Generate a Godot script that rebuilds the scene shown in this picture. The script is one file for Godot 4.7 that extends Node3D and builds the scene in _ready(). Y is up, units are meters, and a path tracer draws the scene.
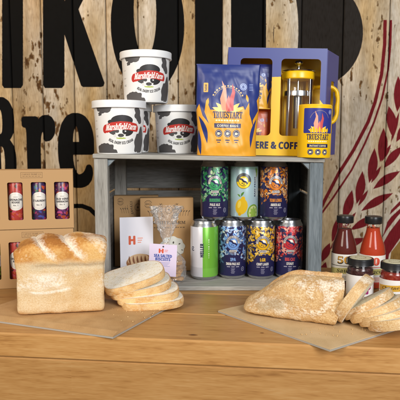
extends Node3D
# A market stall display: bread on boards, a wooden crate with drinks and treats, sauces and jars, in front of a painted plank wall.
# Units are metres, the table top is y = 0, the camera looks towards -z.

const FOCAL := 560.0      # focal length in photograph pixels (400 wide)
const HORIZON := 140.0    # photograph row of the eye level
const EYE := 0.343        # eye height over the table top
const WALL_Z := -1.66
const CRATE_Z := -1.25
const CRATE_TILT := -0.0185   # the crate's lid boards drop a little to the right

var taken := {}
var rng := RandomNumberGenerator.new()
var na := FastNoiseLite.new()
var nb := FastNoiseLite.new()

# ---------------------------------------------------------------- 2D painting of flat print
class Paint:
	var im: Image
	var w: int
	var h: int
	static var fonts := {}
	func _init(ww: int, hh: int, bg: Color, clear := false) -> void:
		w = ww
		h = hh
		im = Image.create(ww, hh, false, Image.FORMAT_RGBA8 if clear else Image.FORMAT_RGB8)
		im.fill(bg)
	func poly(p: PackedVector2Array, c: Color) -> void:
		var lo := 1e9
		var hi := -1e9
		for q in p:
			lo = minf(lo, q.y)
			hi = maxf(hi, q.y)
		var n := p.size()
		for y in range(maxi(0, int(floor(lo))), mini(h, int(ceil(hi)) + 1)):
			var yy := y + 0.5
			var xs := PackedFloat32Array()
			for i in n:
				var a := p[i]
				var b := p[(i + 1) % n]
				if (a.y <= yy) != (b.y <= yy):
					xs.append(a.x + (yy - a.y) / (b.y - a.y) * (b.x - a.x))
			xs.sort()
			for k in range(0, xs.size() - 1, 2):
				var x0 := int(round(xs[k]))
				var x1 := int(round(xs[k + 1]))
				if x1 > x0:
					im.fill_rect(Rect2i(x0, y, x1 - x0, 1), c)
	func rect(x0: float, y0: float, x1: float, y1: float, c: Color) -> void:
		im.fill_rect(Rect2i(int(x0), int(y0), int(x1 - x0), int(y1 - y0)), c)
	func rrect(x0: float, y0: float, x1: float, y1: float, r: float, c: Color) -> void:
		var p := PackedVector2Array()
		for k in 4:
			var cc := Vector2([x1 - r, x1 - r, x0 + r, x0 + r][k], [y0 + r, y1 - r, y1 - r, y0 + r][k])
			for j in 6:
				var a := -PI / 2 + k * PI / 2 + j * PI / 10
				p.append(cc + Vector2(cos(a), sin(a)) * r)
		poly(p, c)
	func ell(x: float, y: float, rx: float, ry: float, c: Color, rot := 0.0, n := 28) -> void:
		var p := PackedVector2Array()
		for i in n:
			var a := TAU * i / n
			p.append(Vector2(x, y) + Vector2(cos(a) * rx, sin(a) * ry).rotated(rot))
		poly(p, c)
	func patch(x: float, y: float, rx: float, ry: float, c: Color, rot: float, n: FastNoiseLite) -> void:   # a blot with an uneven outline
		var p := PackedVector2Array()
		for i in 48:
			var a := TAU * i / 48
			var k := 1.0 + 0.45 * n.get_noise_3d(cos(a) * 1.3, sin(a) * 1.3, x * 0.37)
			p.append(Vector2(x, y) + Vector2(cos(a) * rx * k, sin(a) * ry * k).rotated(rot))
		poly(p, c)
	func arc(x: float, y: float, r0: float, r1: float, a0: float, a1: float, c: Color, n := 28) -> void:
		var p := PackedVector2Array()
		for i in n + 1:
			var a := lerpf(a0, a1, float(i) / n)
			p.append(Vector2(x, y) + Vector2(cos(a), sin(a)) * r1)
		for i in n + 1:
			var a := lerpf(a1, a0, float(i) / n)
			p.append(Vector2(x, y) + Vector2(cos(a), sin(a)) * r0)
		poly(p, c)
	func leaf(a: Vector2, b: Vector2, wid: float, c: Color, bend := 0.0) -> void:
		var p := PackedVector2Array()
		var d := b - a
		var nn := d.orthogonal().normalized()
		for i in 9:
			var t := i / 8.0
			p.append(a + d * t + nn * (sin(PI * t) * wid * 0.5 + bend * sin(PI * t)))
		for i in 9:
			var t := 1.0 - i / 8.0
			p.append(a + d * t + nn * (-sin(PI * t) * wid * 0.5 + bend * sin(PI * t)))
		poly(p, c)
	func flow(pts: Array, wid: float, c: Color) -> void:   # a band along a line of points
		var l := PackedVector2Array()
		var r := PackedVector2Array()
		for i in pts.size():
			var d: Vector2 = (pts[mini(i + 1, pts.size() - 1)] - pts[maxi(i - 1, 0)]).normalized().orthogonal()
			l.append(pts[i] + d * wid * 0.5)
			r.insert(0, pts[i] - d * wid * 0.5)
		l.append_array(r)
		poly(l, c)
	static func font(f: String) -> Font:
		if not fonts.has(f):
			var s := SystemFont.new()
			s.font_names = PackedStringArray(["Droid Serif" if f.begins_with("serif") else "Droid Sans"])
			s.font_weight = 400 if f.ends_with("_thin") else 700
			fonts[f] = s
		return fonts[f]
	func text(s: String, at: Vector2, hgt: float, c: Color, o := {}) -> void:
		var tm := TextMesh.new()
		tm.text = s
		tm.font = font(o.get("f", "sans"))
		tm.font_size = o.get("fs", 48)
		tm.pixel_size = 1.0
		tm.depth = 0.0
		tm.curve_step = 4.0 if tm.font_size < 100 else 1.5
		var arr := tm.surface_get_arrays(0)
		var v: PackedVector3Array = arr[Mesh.ARRAY_VERTEX]
		var idx: PackedInt32Array = arr[Mesh.ARRAY_INDEX] if arr[Mesh.ARRAY_INDEX] != null else PackedInt32Array(range(v.size()))
		var lo := Vector2(1e9, 1e9)
		var hi := -lo
		for q in v:
			lo = lo.min(Vector2(q.x, q.y))
			hi = hi.max(Vector2(q.x, q.y))
		var sy: float = hgt / maxf(hi.y - lo.y, 1.0)
		var sx: float = o.w / (hi.x - lo.x) if o.has("w") else sy
		var mid := (lo + hi) / 2.0
		var m := PackedVector2Array()
		for q in v:
			var x: float = (q.x - mid.x) * sx
			var y: float = (q.y - mid.y) * sy
			x += y * o.get("skew", 0.0)
			var r := Vector2(x, -y)
			if o.has("arc"):
				var rad: float = o.arc
				var a := x / rad
				r = Vector2(sin(a) * (rad + y), rad - cos(a) * (rad + y))
			if o.has("rot"):
				r = r.rotated(o.rot)
			m.append(at + r)
		var shifts := [Vector2.ZERO]
		if o.has("bold"):
			var b: float = o.bold
			shifts = [Vector2.ZERO]
			var round_ := 16 if tm.font_size >= 100 else 4
			for k in round_:
				shifts.append(Vector2.from_angle(TAU * k / round_) * b)
		for sh in shifts:
			for t in range(0, idx.size(), 3):
				poly(PackedVector2Array([m[idx[t]] + sh, m[idx[t + 1]] + sh, m[idx[t + 2]] + sh]), c)
	func tex() -> ImageTexture:
		return ImageTexture.create_from_image(im)

# ---------------------------------------------------------------- names, metas, placing
func numbered(called: String) -> String:
	taken[called] = taken.get(called, -1) + 1
	return called if taken[called] == 0 else "%s_%03d" % [called, taken[called]]

func tag(o: Node3D, label: String, category: String, group := "") -> Node3D:
	o.set_meta("label", label)
	o.set_meta("category", category)
	if group:
		o.set_meta("group", group)
	return o

func thing(called: String, label: String, category: String, at := Vector3.ZERO, turn := 0.0, group := "") -> Node3D:
	var o := Node3D.new()
	o.name = numbered(called)
	add_child(o)
	o.position = at
	o.rotation.y = turn
	return tag(o, label, category, group)

func part(called: String, m: Mesh, material: Material, parent: Node3D, at := Vector3.ZERO, turn := Vector3.ZERO) -> MeshInstance3D:
	var o := MeshInstance3D.new()
	o.name = called
	o.mesh = m
	o.material_override = material
	o.position = at
	o.rotation = turn
	parent.add_child(o, true)
	return o

func lone(called: String, m: Mesh, material: Material, label: String, category: String, at := Vector3.ZERO, group := "") -> MeshInstance3D:
	var o := MeshInstance3D.new()
	o.name = numbered(called)
	o.mesh = m
	o.material_override = material
	o.position = at
	add_child(o)
	tag(o, label, category, group)
	return o

func twin(o: Node3D, called: String, at: Vector3, turn: float, label: String) -> Node3D:
	var c: Node3D = o.duplicate()
	c.name = numbered(called)
	add_child(c)
	c.position = at
	c.rotation.y = turn
	c.set_meta("label", label)
	return c

func sight(px: float, py: float) -> Vector3:
	var p := atan((200.0 - HORIZON) / FOCAL)
	var x := (px - 200.0) / FOCAL
	var y := -(py - 200.0) / FOCAL
	return Vector3(x, y * cos(p) - sin(p), -(y * sin(p) + cos(p)))

func on_table(px: float, py: float, y := 0.0) -> Vector3:      # where that line of sight meets the height y
	var d := sight(px, py)
	return Vector3(0, EYE, 0) + d * ((y - EYE) / d.y)

func on_plane(px: float, py: float, z: float) -> Vector3:      # where it meets the upright plane at z
	var d := sight(px, py)
	return Vector3(0, EYE, 0) + d * (z / d.z)

func lid_y(x: float) -> float:                                  # top of the crate's lid boards at x
	return 0.3125 - 0.0095 * (x + 0.237) / 0.513

# ---------------------------------------------------------------- materials and textures
func rgb(r: int, g: int, b: int) -> Color:
	return Color(r / 255.0, g / 255.0, b / 255.0)

func lin(r: int, g: int, b: int) -> Color:
	return rgb(r, g, b).srgb_to_linear()

func mat(c: Color, rough := 0.6, metal := 0.0) -> StandardMaterial3D:
	var m := StandardMaterial3D.new()
	m.albedo_color = c
	m.roughness = rough
	m.metallic = metal
	return m

func tmat(t: Texture2D, rough := 0.6, metal := 0.0) -> StandardMaterial3D:
	var m := mat(Color.WHITE, rough, metal)
	m.albedo_texture = t
	return m

func vmat(rough := 0.8) -> StandardMaterial3D:
	var m := mat(Color.WHITE, rough)
	m.vertex_color_use_as_albedo = true
	return m

func glass(alpha := 0.06, rough := 0.03, c := Color.WHITE) -> StandardMaterial3D:
	var m := mat(Color(c.r, c.g, c.b, alpha), rough)
	m.transparency = BaseMaterial3D.TRANSPARENCY_ALPHA
	return m

func noise(sd: int, freq: float, oct := 3) -> FastNoiseLite:
	var n := FastNoiseLite.new()
	n.seed = sd
	n.frequency = freq
	n.fractal_octaves = oct
	return n

func grey(w: int, h: int, sd: int, freq: float, stretch := 1, oct := 4, gain := 0.5) -> Image:   # seamless noise, drawn out along x
	var n := noise(sd, freq, oct)
	n.fractal_gain = gain
	var im := n.get_seamless_image(w / stretch, h)
	im.convert(Image.FORMAT_L8)
	if stretch > 1:
		im.resize(w, h, Image.INTERPOLATE_CUBIC)
	return im

func ramp(cs: Array, t: float) -> Color:
	t = clampf(t, 0.0, 1.0) * (cs.size() - 1)
	var i := mini(int(t), cs.size() - 2)
	return cs[i].lerp(cs[i + 1], t - i)

func tone(a: Image, b: Image, wa: float, wb: float, cs: Array, gain := 1.0) -> ImageTexture:
	var w := a.get_width()
	var h := a.get_height()
	var da := a.get_data()
	var db := b.get_data()
	var lut := []
	for i in 256:
		var c := ramp(cs, (i / 255.0 - 0.5) * gain + 0.5)
		lut.append([int(c.r * 255), int(c.g * 255), int(c.b * 255)])
	var out := PackedByteArray()
	out.resize(w * h * 3)
	for i in w * h:
		var l: Array = lut[clampi(int(da[i] * wa + db[i] * wb), 0, 255)]
		out[i * 3] = l[0]
		out[i * 3 + 1] = l[1]
		out[i * 3 + 2] = l[2]
	return ImageTexture.create_from_image(Image.create_from_data(w, h, false, Image.FORMAT_RGB8, out))

func wood(cs: Array, sd: int, gain := 1.3, rough := 0.6, relief := 0.05) -> Array:   # three variants of one sawn wood, grain along x
	var fine := grey(1024, 512, sd, 0.045, 12, 5, 0.95)
	var broad := grey(1024, 512, sd + 7, 0.012, 8, 3)
	var t := tone(fine, broad, 0.72, 0.28, cs, gain)
	var bump := ImageTexture.create_from_image(fine)
	var all := []
	for k in 3:
		var m := tmat(t, rough)
		m.albedo_color = Color.WHITE.darkened([0.0, 0.07, 0.03][k])
		m.uv1_triplanar = true
		m.uv1_scale = Vector3(1.6, 3.2, 3.2)
		m.uv1_offset = Vector3(k * 0.37, k * 0.23, k * 0.61)
		m.heightmap_enabled = true
		m.heightmap_texture = bump
		m.heightmap_scale = relief
		all.append(m)
	return all

func speckle(img: Image, sd: int, amount: float, freq := 0.35) -> void:   # paper fibre over a print
	var n := grey(256, 256, sd, freq, 1, 2)
	var d := img.get_data()
	var g := n.get_data()
	var w := img.get_width()
	for i in w * img.get_height():
		var k := 1.0 + (g[((i / w) % 256) * 256 + (i % w) % 256] / 255.0 - 0.5) * amount
		d[i * 3] = mini(255, int(d[i * 3] * k))
		d[i * 3 + 1] = mini(255, int(d[i * 3 + 1] * k))
		d[i * 3 + 2] = mini(255, int(d[i * 3 + 2] * k))
	img.set_data(w, img.get_height(), false, Image.FORMAT_RGB8, d)

# ---------------------------------------------------------------- shapes
func begin() -> SurfaceTool:
	var st := SurfaceTool.new()
	st.begin(Mesh.PRIMITIVE_TRIANGLES)
	return st

func face(st: SurfaceTool, p: Array, outward: Vector3, uvs := []) -> void:   # a flat convex polygon that faces outward
	var n: Vector3 = (p[1] - p[0]).cross(p[2] - p[0]).normalized()
	var flip := n.dot(outward) > 0.0
	if not flip:
		n = -n
	for i in range(1, p.size() - 1):
		for k in ([0, i + 1, i] if flip else [0, i, i + 1]):
			st.set_normal(n)
			st.set_uv(uvs[k] if uvs.size() else Vector2(p[k].x, p[k].y))
			st.add_vertex(p[k])

# a box with chamfered edges; only_front maps the whole print to the +z face and a blank corner of it to the rest
func add_box(st: SurfaceTool, size: Vector3, c: float, at := Vector3.ZERO, print_front := false, b := Basis()) -> void:
	var hs := size / 2.0
	var corner := {}
	for sx in [-1, 1]:
		for sy in [-1, 1]:
			for sz in [-1, 1]:
				var s := Vector3(sx, sy, sz)
				corner[s] = [at + b * (s * Vector3(hs.x, hs.y - c, hs.z - c)), at + b * (s * Vector3(hs.x - c, hs.y, hs.z - c)), at + b * (s * Vector3(hs.x - c, hs.y - c, hs.z))]
	for ax in 3:
		var u := (ax + 1) % 3
		var v := (ax + 2) % 3
		for s in [-1.0, 1.0]:
			var q := []
			var uv := []
			for k in [[-1.0, -1.0], [1.0, -1.0], [1.0, 1.0], [-1.0, 1.0]]:
				var key := Vector3.ZERO
				key[ax] = s
				key[u] = k[0]
				key[v] = k[1]
				var p: Vector3 = corner[key][ax]
				q.append(p)
				var l: Vector3 = b.inverse() * (p - at)
				if print_front:
					uv.append(Vector2(l.x / size.x + 0.5, 0.5 - l.y / size.y) if ax == 2 and s > 0 else Vector2(0.01 + 0.02 * k[0], 0.98 + 0.01 * k[1]))
				else:
					uv.append(Vector2(l[u], l[v]))
			var out := Vector3.ZERO
			out[ax] = s
			face(st, q, b * out, uv)
	if c <= 0.0:
		return
	for ax in 3:
		var u := (ax + 1) % 3
		var v := (ax + 2) % 3
		for su in [-1.0, 1.0]:
			for sv in [-1.0, 1.0]:
				var k0 := Vector3.ZERO
				k0[u] = su
				k0[v] = sv
				var k1 := k0
				k0[ax] = -1.0
				k1[ax] = 1.0
				var out := Vector3.ZERO
				out[u] = su
				out[v] = sv
				face(st, [corner[k0][u], corner[k1][u], corner[k1][v], corner[k0][v]], b * out, [Vector2(0.01, 0.98), Vector2(0.012, 0.98), Vector2(0.012, 0.982), Vector2(0.01, 0.982)])
	for s in corner:
		face(st, corner[s], b * s, [Vector2(0.01, 0.98), Vector2(0.012, 0.98), Vector2(0.012, 0.982)])

func box(size: Vector3, c := 0.002, print_front := false) -> ArrayMesh:
	var st := begin()
	add_box(st, size, c, Vector3.ZERO, print_front)
	return st.commit()

# a turned shape; profile of (radius, height) from top to bottom; creases sharper than crease degrees stay sharp
func lathe(profile: Array, seg := 48, crease := 35.0) -> ArrayMesh:
	var st := begin()
	var n := profile.size()
	var ns := []
	var run := [0.0]
	for i in n - 1:
		var d: Vector2 = profile[i + 1] - profile[i]
		ns.append(Vector2(-d.y, d.x).normalized())
		run.append(run[i] + d.length())
	var row := 0
	for i in n - 1:
		for e in 2:
			var nn: Vector2 = ns[i]
			var j: int = i - 1 if e == 0 else i + 1
			if j >= 0 and j < n - 1 and absf(nn.angle_to(ns[j])) < deg_to_rad(crease):
				nn = (nn + ns[j]).normalized()
			var p: Vector2 = profile[i + e]
			for k in seg + 1:
				var a := -PI + TAU * k / seg
				st.set_normal(Vector3(sin(a) * nn.x, nn.y, cos(a) * nn.x))
				st.set_uv(Vector2(float(k) / seg, run[i + e] / run[n - 1]))
				st.add_vertex(Vector3(sin(a) * p.x, p.y, cos(a) * p.x))
		for k in seg:
			var a0 := row + k
			var b0 := row + seg + 1 + k
			for x in [a0, a0 + 1, b0 + 1, a0, b0 + 1, b0]:
				st.add_index(x)
		row += 2 * (seg + 1)
	return st.commit()

# a surface over a grid; f(u, v) gives [point, colour]; u runs right and v down as seen from its front
func sheet(nu: int, nv: int, f: Callable, flip := false) -> ArrayMesh:
	var st := begin()
	for j in nv + 1:
		for i in nu + 1:
			var r: Array = f.call(float(i) / nu, float(j) / nv)
			if r.size() > 1:
				st.set_color(r[1])
			st.set_uv(r[2] if r.size() > 2 else Vector2(float(i) / nu, float(j) / nv))
			st.add_vertex(r[0])
	for j in nv:
		for i in nu:
			var a := j * (nu + 1) + i
			var q := [a, a + 1, a + nu + 2, a, a + nu + 2, a + nu + 1]
			if flip:
				q.reverse()
			for x in q:
				st.add_index(x)
	st.generate_normals()
	return st.commit()

# a closed lump: every direction d of a cube sphere gives [point, colour]
func lump(n: int, f: Callable) -> ArrayMesh:
	var st := begin()
	var axes := [[Vector3.RIGHT, Vector3.UP, Vector3.BACK], [Vector3.LEFT, Vector3.UP, Vector3.FORWARD], [Vector3.FORWARD, Vector3.UP, Vector3.RIGHT], [Vector3.BACK, Vector3.UP, Vector3.LEFT], [Vector3.RIGHT, Vector3.FORWARD, Vector3.UP], [Vector3.RIGHT, Vector3.BACK, Vector3.DOWN]]
	var base := 0
	for ax in axes:
		for j in n + 1:
			for i in n + 1:
				var a: float = tan((2.0 * i / n - 1.0) * PI / 4)
				var b: float = tan((1.0 - 2.0 * j / n) * PI / 4)
				var d: Vector3 = (ax[0] * a + ax[1] * b + ax[2]).snapped(Vector3.ONE * 0.00001).normalized().snapped(Vector3.ONE * 0.00001)
				var r: Array = f.call(d)
				st.set_color(r[1])
				st.set_uv(Vector2(float(i) / n, float(j) / n))
				st.add_vertex(r[0])
		for j in n:
			for i in n:
				var a := base + j * (n + 1) + i
				for x in [a, a + 1, a + n + 2, a, a + n + 2, a + n + 1]:
					st.add_index(x)
		base += (n + 1) * (n + 1)
	st.generate_normals()
	return st.commit()

func round_rect(c: Vector2, hw: float, hh: float, r: float) -> PackedVector2Array:   # clockwise from the top middle, y up
	var p := PackedVector2Array([Vector2(c.x, c.y + hh)])
	for k in 4:
		var cc := c + Vector2([hw - r, hw - r, r - hw, r - hw][k], [hh - r, r - hh, r - hh, hh - r][k])
		for j in 5:
			var a := PI / 2 - k * PI / 2 - j * PI / 8
			p.append(cc + Vector2(cos(a), sin(a)) * r)
		if k == 1:
			p.append(Vector2(c.x, c.y - hh))
	return p

# a board of w x h x t with rounded windows [centre x, centre y, half width, half height]; the print covers its front
func windowed(w: float, h: float, t: float, windows: Array, r: float) -> ArrayMesh:
	var st := begin()
	var loops := []
	var cuts := [-w / 2]
	for q in windows:
		loops.append(round_rect(Vector2(q[0], q[1]), q[2], q[3], r))
		cuts.append(q[0])
	cuts.append(w / 2)
	for i in cuts.size() - 1:
		var p := PackedVector2Array()
		p.append(Vector2(cuts[i], h / 2))
		p.append(Vector2(cuts[i + 1], h / 2))
		if i < loops.size():        # down the left half of the next window
			var l: PackedVector2Array = loops[i]
			var m := l.size() / 2
			p.append(l[0])
			for k in range(l.size() - 1, m, -1):
				p.append(l[k])
			p.append(l[m])
		p.append(Vector2(cuts[i + 1], -h / 2))
		p.append(Vector2(cuts[i], -h / 2))
		if i > 0:                   # up the right half of the one before
			var l: PackedVector2Array = loops[i - 1]
			for k in range(l.size() / 2, -1, -1):
				p.append(l[k])
		var tri := Geometry2D.triangulate_polygon(p)
		for z in [t / 2, -t / 2]:
			for k in range(0, tri.size(), 3):
				var f := []
				var uv := []
				for e in 3:
					var q := p[tri[k + e]]
					f.append(Vector3(q.x, q.y, z))
					uv.append(Vector2(q.x / w + 0.5, 0.5 - q.y / h) if z > 0 else Vector2(0.01, 0.98))
				face(st, f, Vector3(0, 0, z), uv)
	loops.append(PackedVector2Array([Vector2(-w / 2, h / 2), Vector2(w / 2, h / 2), Vector2(w / 2, -h / 2), Vector2(-w / 2, -h / 2)]))
	for li in loops.size():
		var l: PackedVector2Array = loops[li]
		for k in l.size():
			var a := l[k]
			var b := l[(k + 1) % l.size()]
			if a.distance_to(b) < 0.00001:
				continue
			var out := Vector3(a.y - b.y, b.x - a.x, 0) * (1.0 if li == loops.size() - 1 else -1.0)
			face(st, [Vector3(a.x, a.y, t / 2), Vector3(b.x, b.y, t / 2), Vector3(b.x, b.y, -t / 2), Vector3(a.x, a.y, -t / 2)], out, [Vector2(0.01, 0.98), Vector2(0.012, 0.98), Vector2(0.012, 0.982), Vector2(0.01, 0.982)])
	return st.commit()

# a flat tag or card cut to an outline (y up), t thick; UVs cover its bounding box on the front
func cutout(outline: PackedVector2Array, t: float) -> ArrayMesh:
	var st := begin()
	var lo := Vector2(1e9, 1e9)
	var hi := -lo
	for q in outline:
		lo = lo.min(q)
		hi = hi.max(q)
	var tri := Geometry2D.triangulate_polygon(outline)
	for z in [t / 2, -t / 2]:
		for k in range(0, tri.size(), 3):
			var f := []
			var uv := []
			for e in 3:
				var q := outline[tri[k + e]]
				f.append(Vector3(q.x, q.y, z))
				uv.append(Vector2((q.x - lo.x) / (hi.x - lo.x), (hi.y - q.y) / (hi.y - lo.y)) if z > 0 else Vector2(0.01, 0.98))
			face(st, f, Vector3(0, 0, z), uv)
	var mid := (lo + hi) / 2
	for k in outline.size():
		var a := outline[k]
		var b := outline[(k + 1) % outline.size()]
		face(st, [Vector3(a.x, a.y, t / 2), Vector3(b.x, b.y, t / 2), Vector3(b.x, b.y, -t / 2), Vector3(a.x, a.y, -t / 2)], Vector3(a.x + b.x - 2 * mid.x, a.y + b.y - 2 * mid.y, 0), [Vector2(0.01, 0.98), Vector2(0.012, 0.98), Vector2(0.012, 0.982), Vector2(0.01, 0.982)])
	return st.commit()

# a tube along points
func tube(pts: Array, r: float, seg := 10) -> ArrayMesh:
	var n := pts.size() - 1
	var rings := []
	var side := Vector3.ZERO
	for i in pts.size():
		var d: Vector3 = (pts[mini(i + 1, n)] - pts[maxi(i - 1, 0)]).normalized()
		if side == Vector3.ZERO:
			side = d.cross(Vector3.UP if absf(d.y) < 0.9 else Vector3.RIGHT).normalized()
		side = (side - d * d.dot(side)).normalized()
		rings.append([side, d.cross(side)])
	return sheet(seg, n, func(u, v):
		var i := int(round(v * n))
		var a: float = TAU * u
		return [pts[i] + (rings[i][0] * cos(a) + rings[i][1] * sin(a)) * r, Color.WHITE])

func sstep(a: float, b: float, x: float) -> float:
	var t := clampf((x - a) / (b - a), 0.0, 1.0)
	return t * t * (3.0 - 2.0 * t)

# ---------------------------------------------------------------- the scene
func _ready() -> void:
	var cam := Camera3D.new()
	cam.name = "camera"
	cam.position = Vector3(0, EYE, 0)
	cam.rotation.x = -atan((200.0 - HORIZON) / FOCAL)
	cam.fov = rad_to_deg(2.0 * atan(200.0 / FOCAL))
	cam.near = 0.05
	cam.far = 60.0
	add_child(cam)
	cam.current = true
	# a lens of that field of view, focused on the loaves and cans: the wall goes a little soft
	var lens := CameraAttributesPhysical.new()
	lens.frustum_focal_length = 12.0 / tan(deg_to_rad(cam.fov) / 2.0)
	lens.frustum_focus_distance = 1.13
	lens.frustum_near = 0.05
	lens.frustum_far = 60.0
	lens.exposure_aperture = 6.3
	cam.attributes = lens
	var sky := ProceduralSkyMaterial.new()
	sky.sky_top_color = rgb(228, 236, 246)
	sky.sky_horizon_color = rgb(150, 150, 150)
	sky.ground_horizon_color = rgb(120, 114, 106)
	sky.ground_bottom_color = rgb(96, 90, 82)
	sky.sky_energy_multiplier = 0.48
	sky.ground_energy_multiplier = 0.35
	var env := Environment.new()
	env.background_mode = Environment.BG_SKY
	env.sky = Sky.new()
	env.sky.sky_material = sky
	env.tonemap_mode = Environment.TONE_MAPPER_LINEAR
	env.tonemap_exposure = 1.10
	env.sdfgi_enabled = true
	env.ssao_enabled = true
	env.ssil_enabled = true
	var we := WorldEnvironment.new()
	we.name = "environment"
	we.environment = env
	add_child(we)
	# two soft lamps behind the camera: a tall one to the right, whose gleam stands in every bottle, and a weaker warm one to the left
	for l in [["key_lamp", Vector3(0.95, 1.20, 1.2), Vector2(0.9, 1.4), 6.3, Color(0.98, 0.99, 1.0)], ["left_lamp", Vector3(-1.5, 1.25, 0.8), Vector2(1.0, 0.9), 3.6, Color(1.0, 0.95, 0.87)]]:
		var lamp := AreaLight3D.new()
		lamp.name = l[0]
		lamp.area_size = l[2]
		lamp.light_energy = l[3]
		lamp.light_color = l[4]
		lamp.shadow_enabled = true
		add_child(lamp)
		lamp.look_at_from_position(l[1], Vector3(0, 0.22, -1.3))
	build_pendant()
	na.seed = 1
	na.frequency = 1.0
	var ground := MeshInstance3D.new()
	ground.name = "ground"
	var gm := begin()
	face(gm, [Vector3(-20, -0.75, 20), Vector3(20, -0.75, 20), Vector3(20, -0.75, -20), Vector3(-20, -0.75, -20)], Vector3.UP)
	ground.mesh = gm.commit()
	ground.material_override = mat(rgb(120, 114, 106), 0.9)
	ground.set_meta("kind", "structure")
	add_child(ground)
	build_wall()
	build_table()
	build_crate()
	build_boards()
	build_tubs()
	build_coffee()
	build_cans()
	build_crate_goods()
	build_gift_sets()
	build_tin_loaf()
	build_white_slices()
	build_sourdough()
	build_sauces()
	build_crumbs()

# ---------------------------------------------------------------- the painted plank wall
const WALL_X0 := -0.8
const WALL_W := 1.6
const WALL_S := 7.55      # letter picture pixels for each photograph pixel
const WALL_Y1 := 0.95
const WALL_H := 1.25

func wall_at(px: float, py: float) -> Vector2:    # photograph pixel to wall picture pixel
	var p := on_plane(px, py, WALL_Z)
	return Vector2((p.x - WALL_X0) / WALL_W * 4096.0, (WALL_Y1 - p.y) / WALL_H * 3200.0)

func wall_poly(p: Paint, pts: Array, c: Color) -> void:
	var q := PackedVector2Array()
	for i in pts.size() / 2:
		q.append(wall_at(pts[2 * i], pts[2 * i + 1]))
	p.poly(q, c)

func wall_flow(p: Paint, pts: Array, wid: float, c: Color) -> void:
	var q := []
	for i in pts.size() / 2:
		q.append(wall_at(pts[2 * i], pts[2 * i + 1]))
	p.flow(q, wid * WALL_S, c)

func wall_leaf(p: Paint, a: Array, wid: float, c: Color, bend := 0.0) -> void:
	p.leaf(wall_at(a[0], a[1]), wall_at(a[2], a[3]), wid * WALL_S, c, bend * WALL_S)

func wall_round(p: Paint, x: float, y: float, rx: float, ry: float, c: Color) -> void:
	var o := wall_at(x, y)
	p.ell(o.x, o.y, rx * WALL_S, ry * WALL_S, c, 0.0, 48)

func wall_letter(p: Paint, s: String, x0: float, y0: float, x1: float, y1: float, c: Color, bold: float) -> void:
	var a := wall_at(x0, y0)
	var b := wall_at(x1, y1)
	p.text(s, (a + b) / 2, b.y - a.y - 2 * bold, c, {"fs": 200, "f": "serif", "w": b.x - a.x - 2 * bold, "bold": bold})

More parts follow.
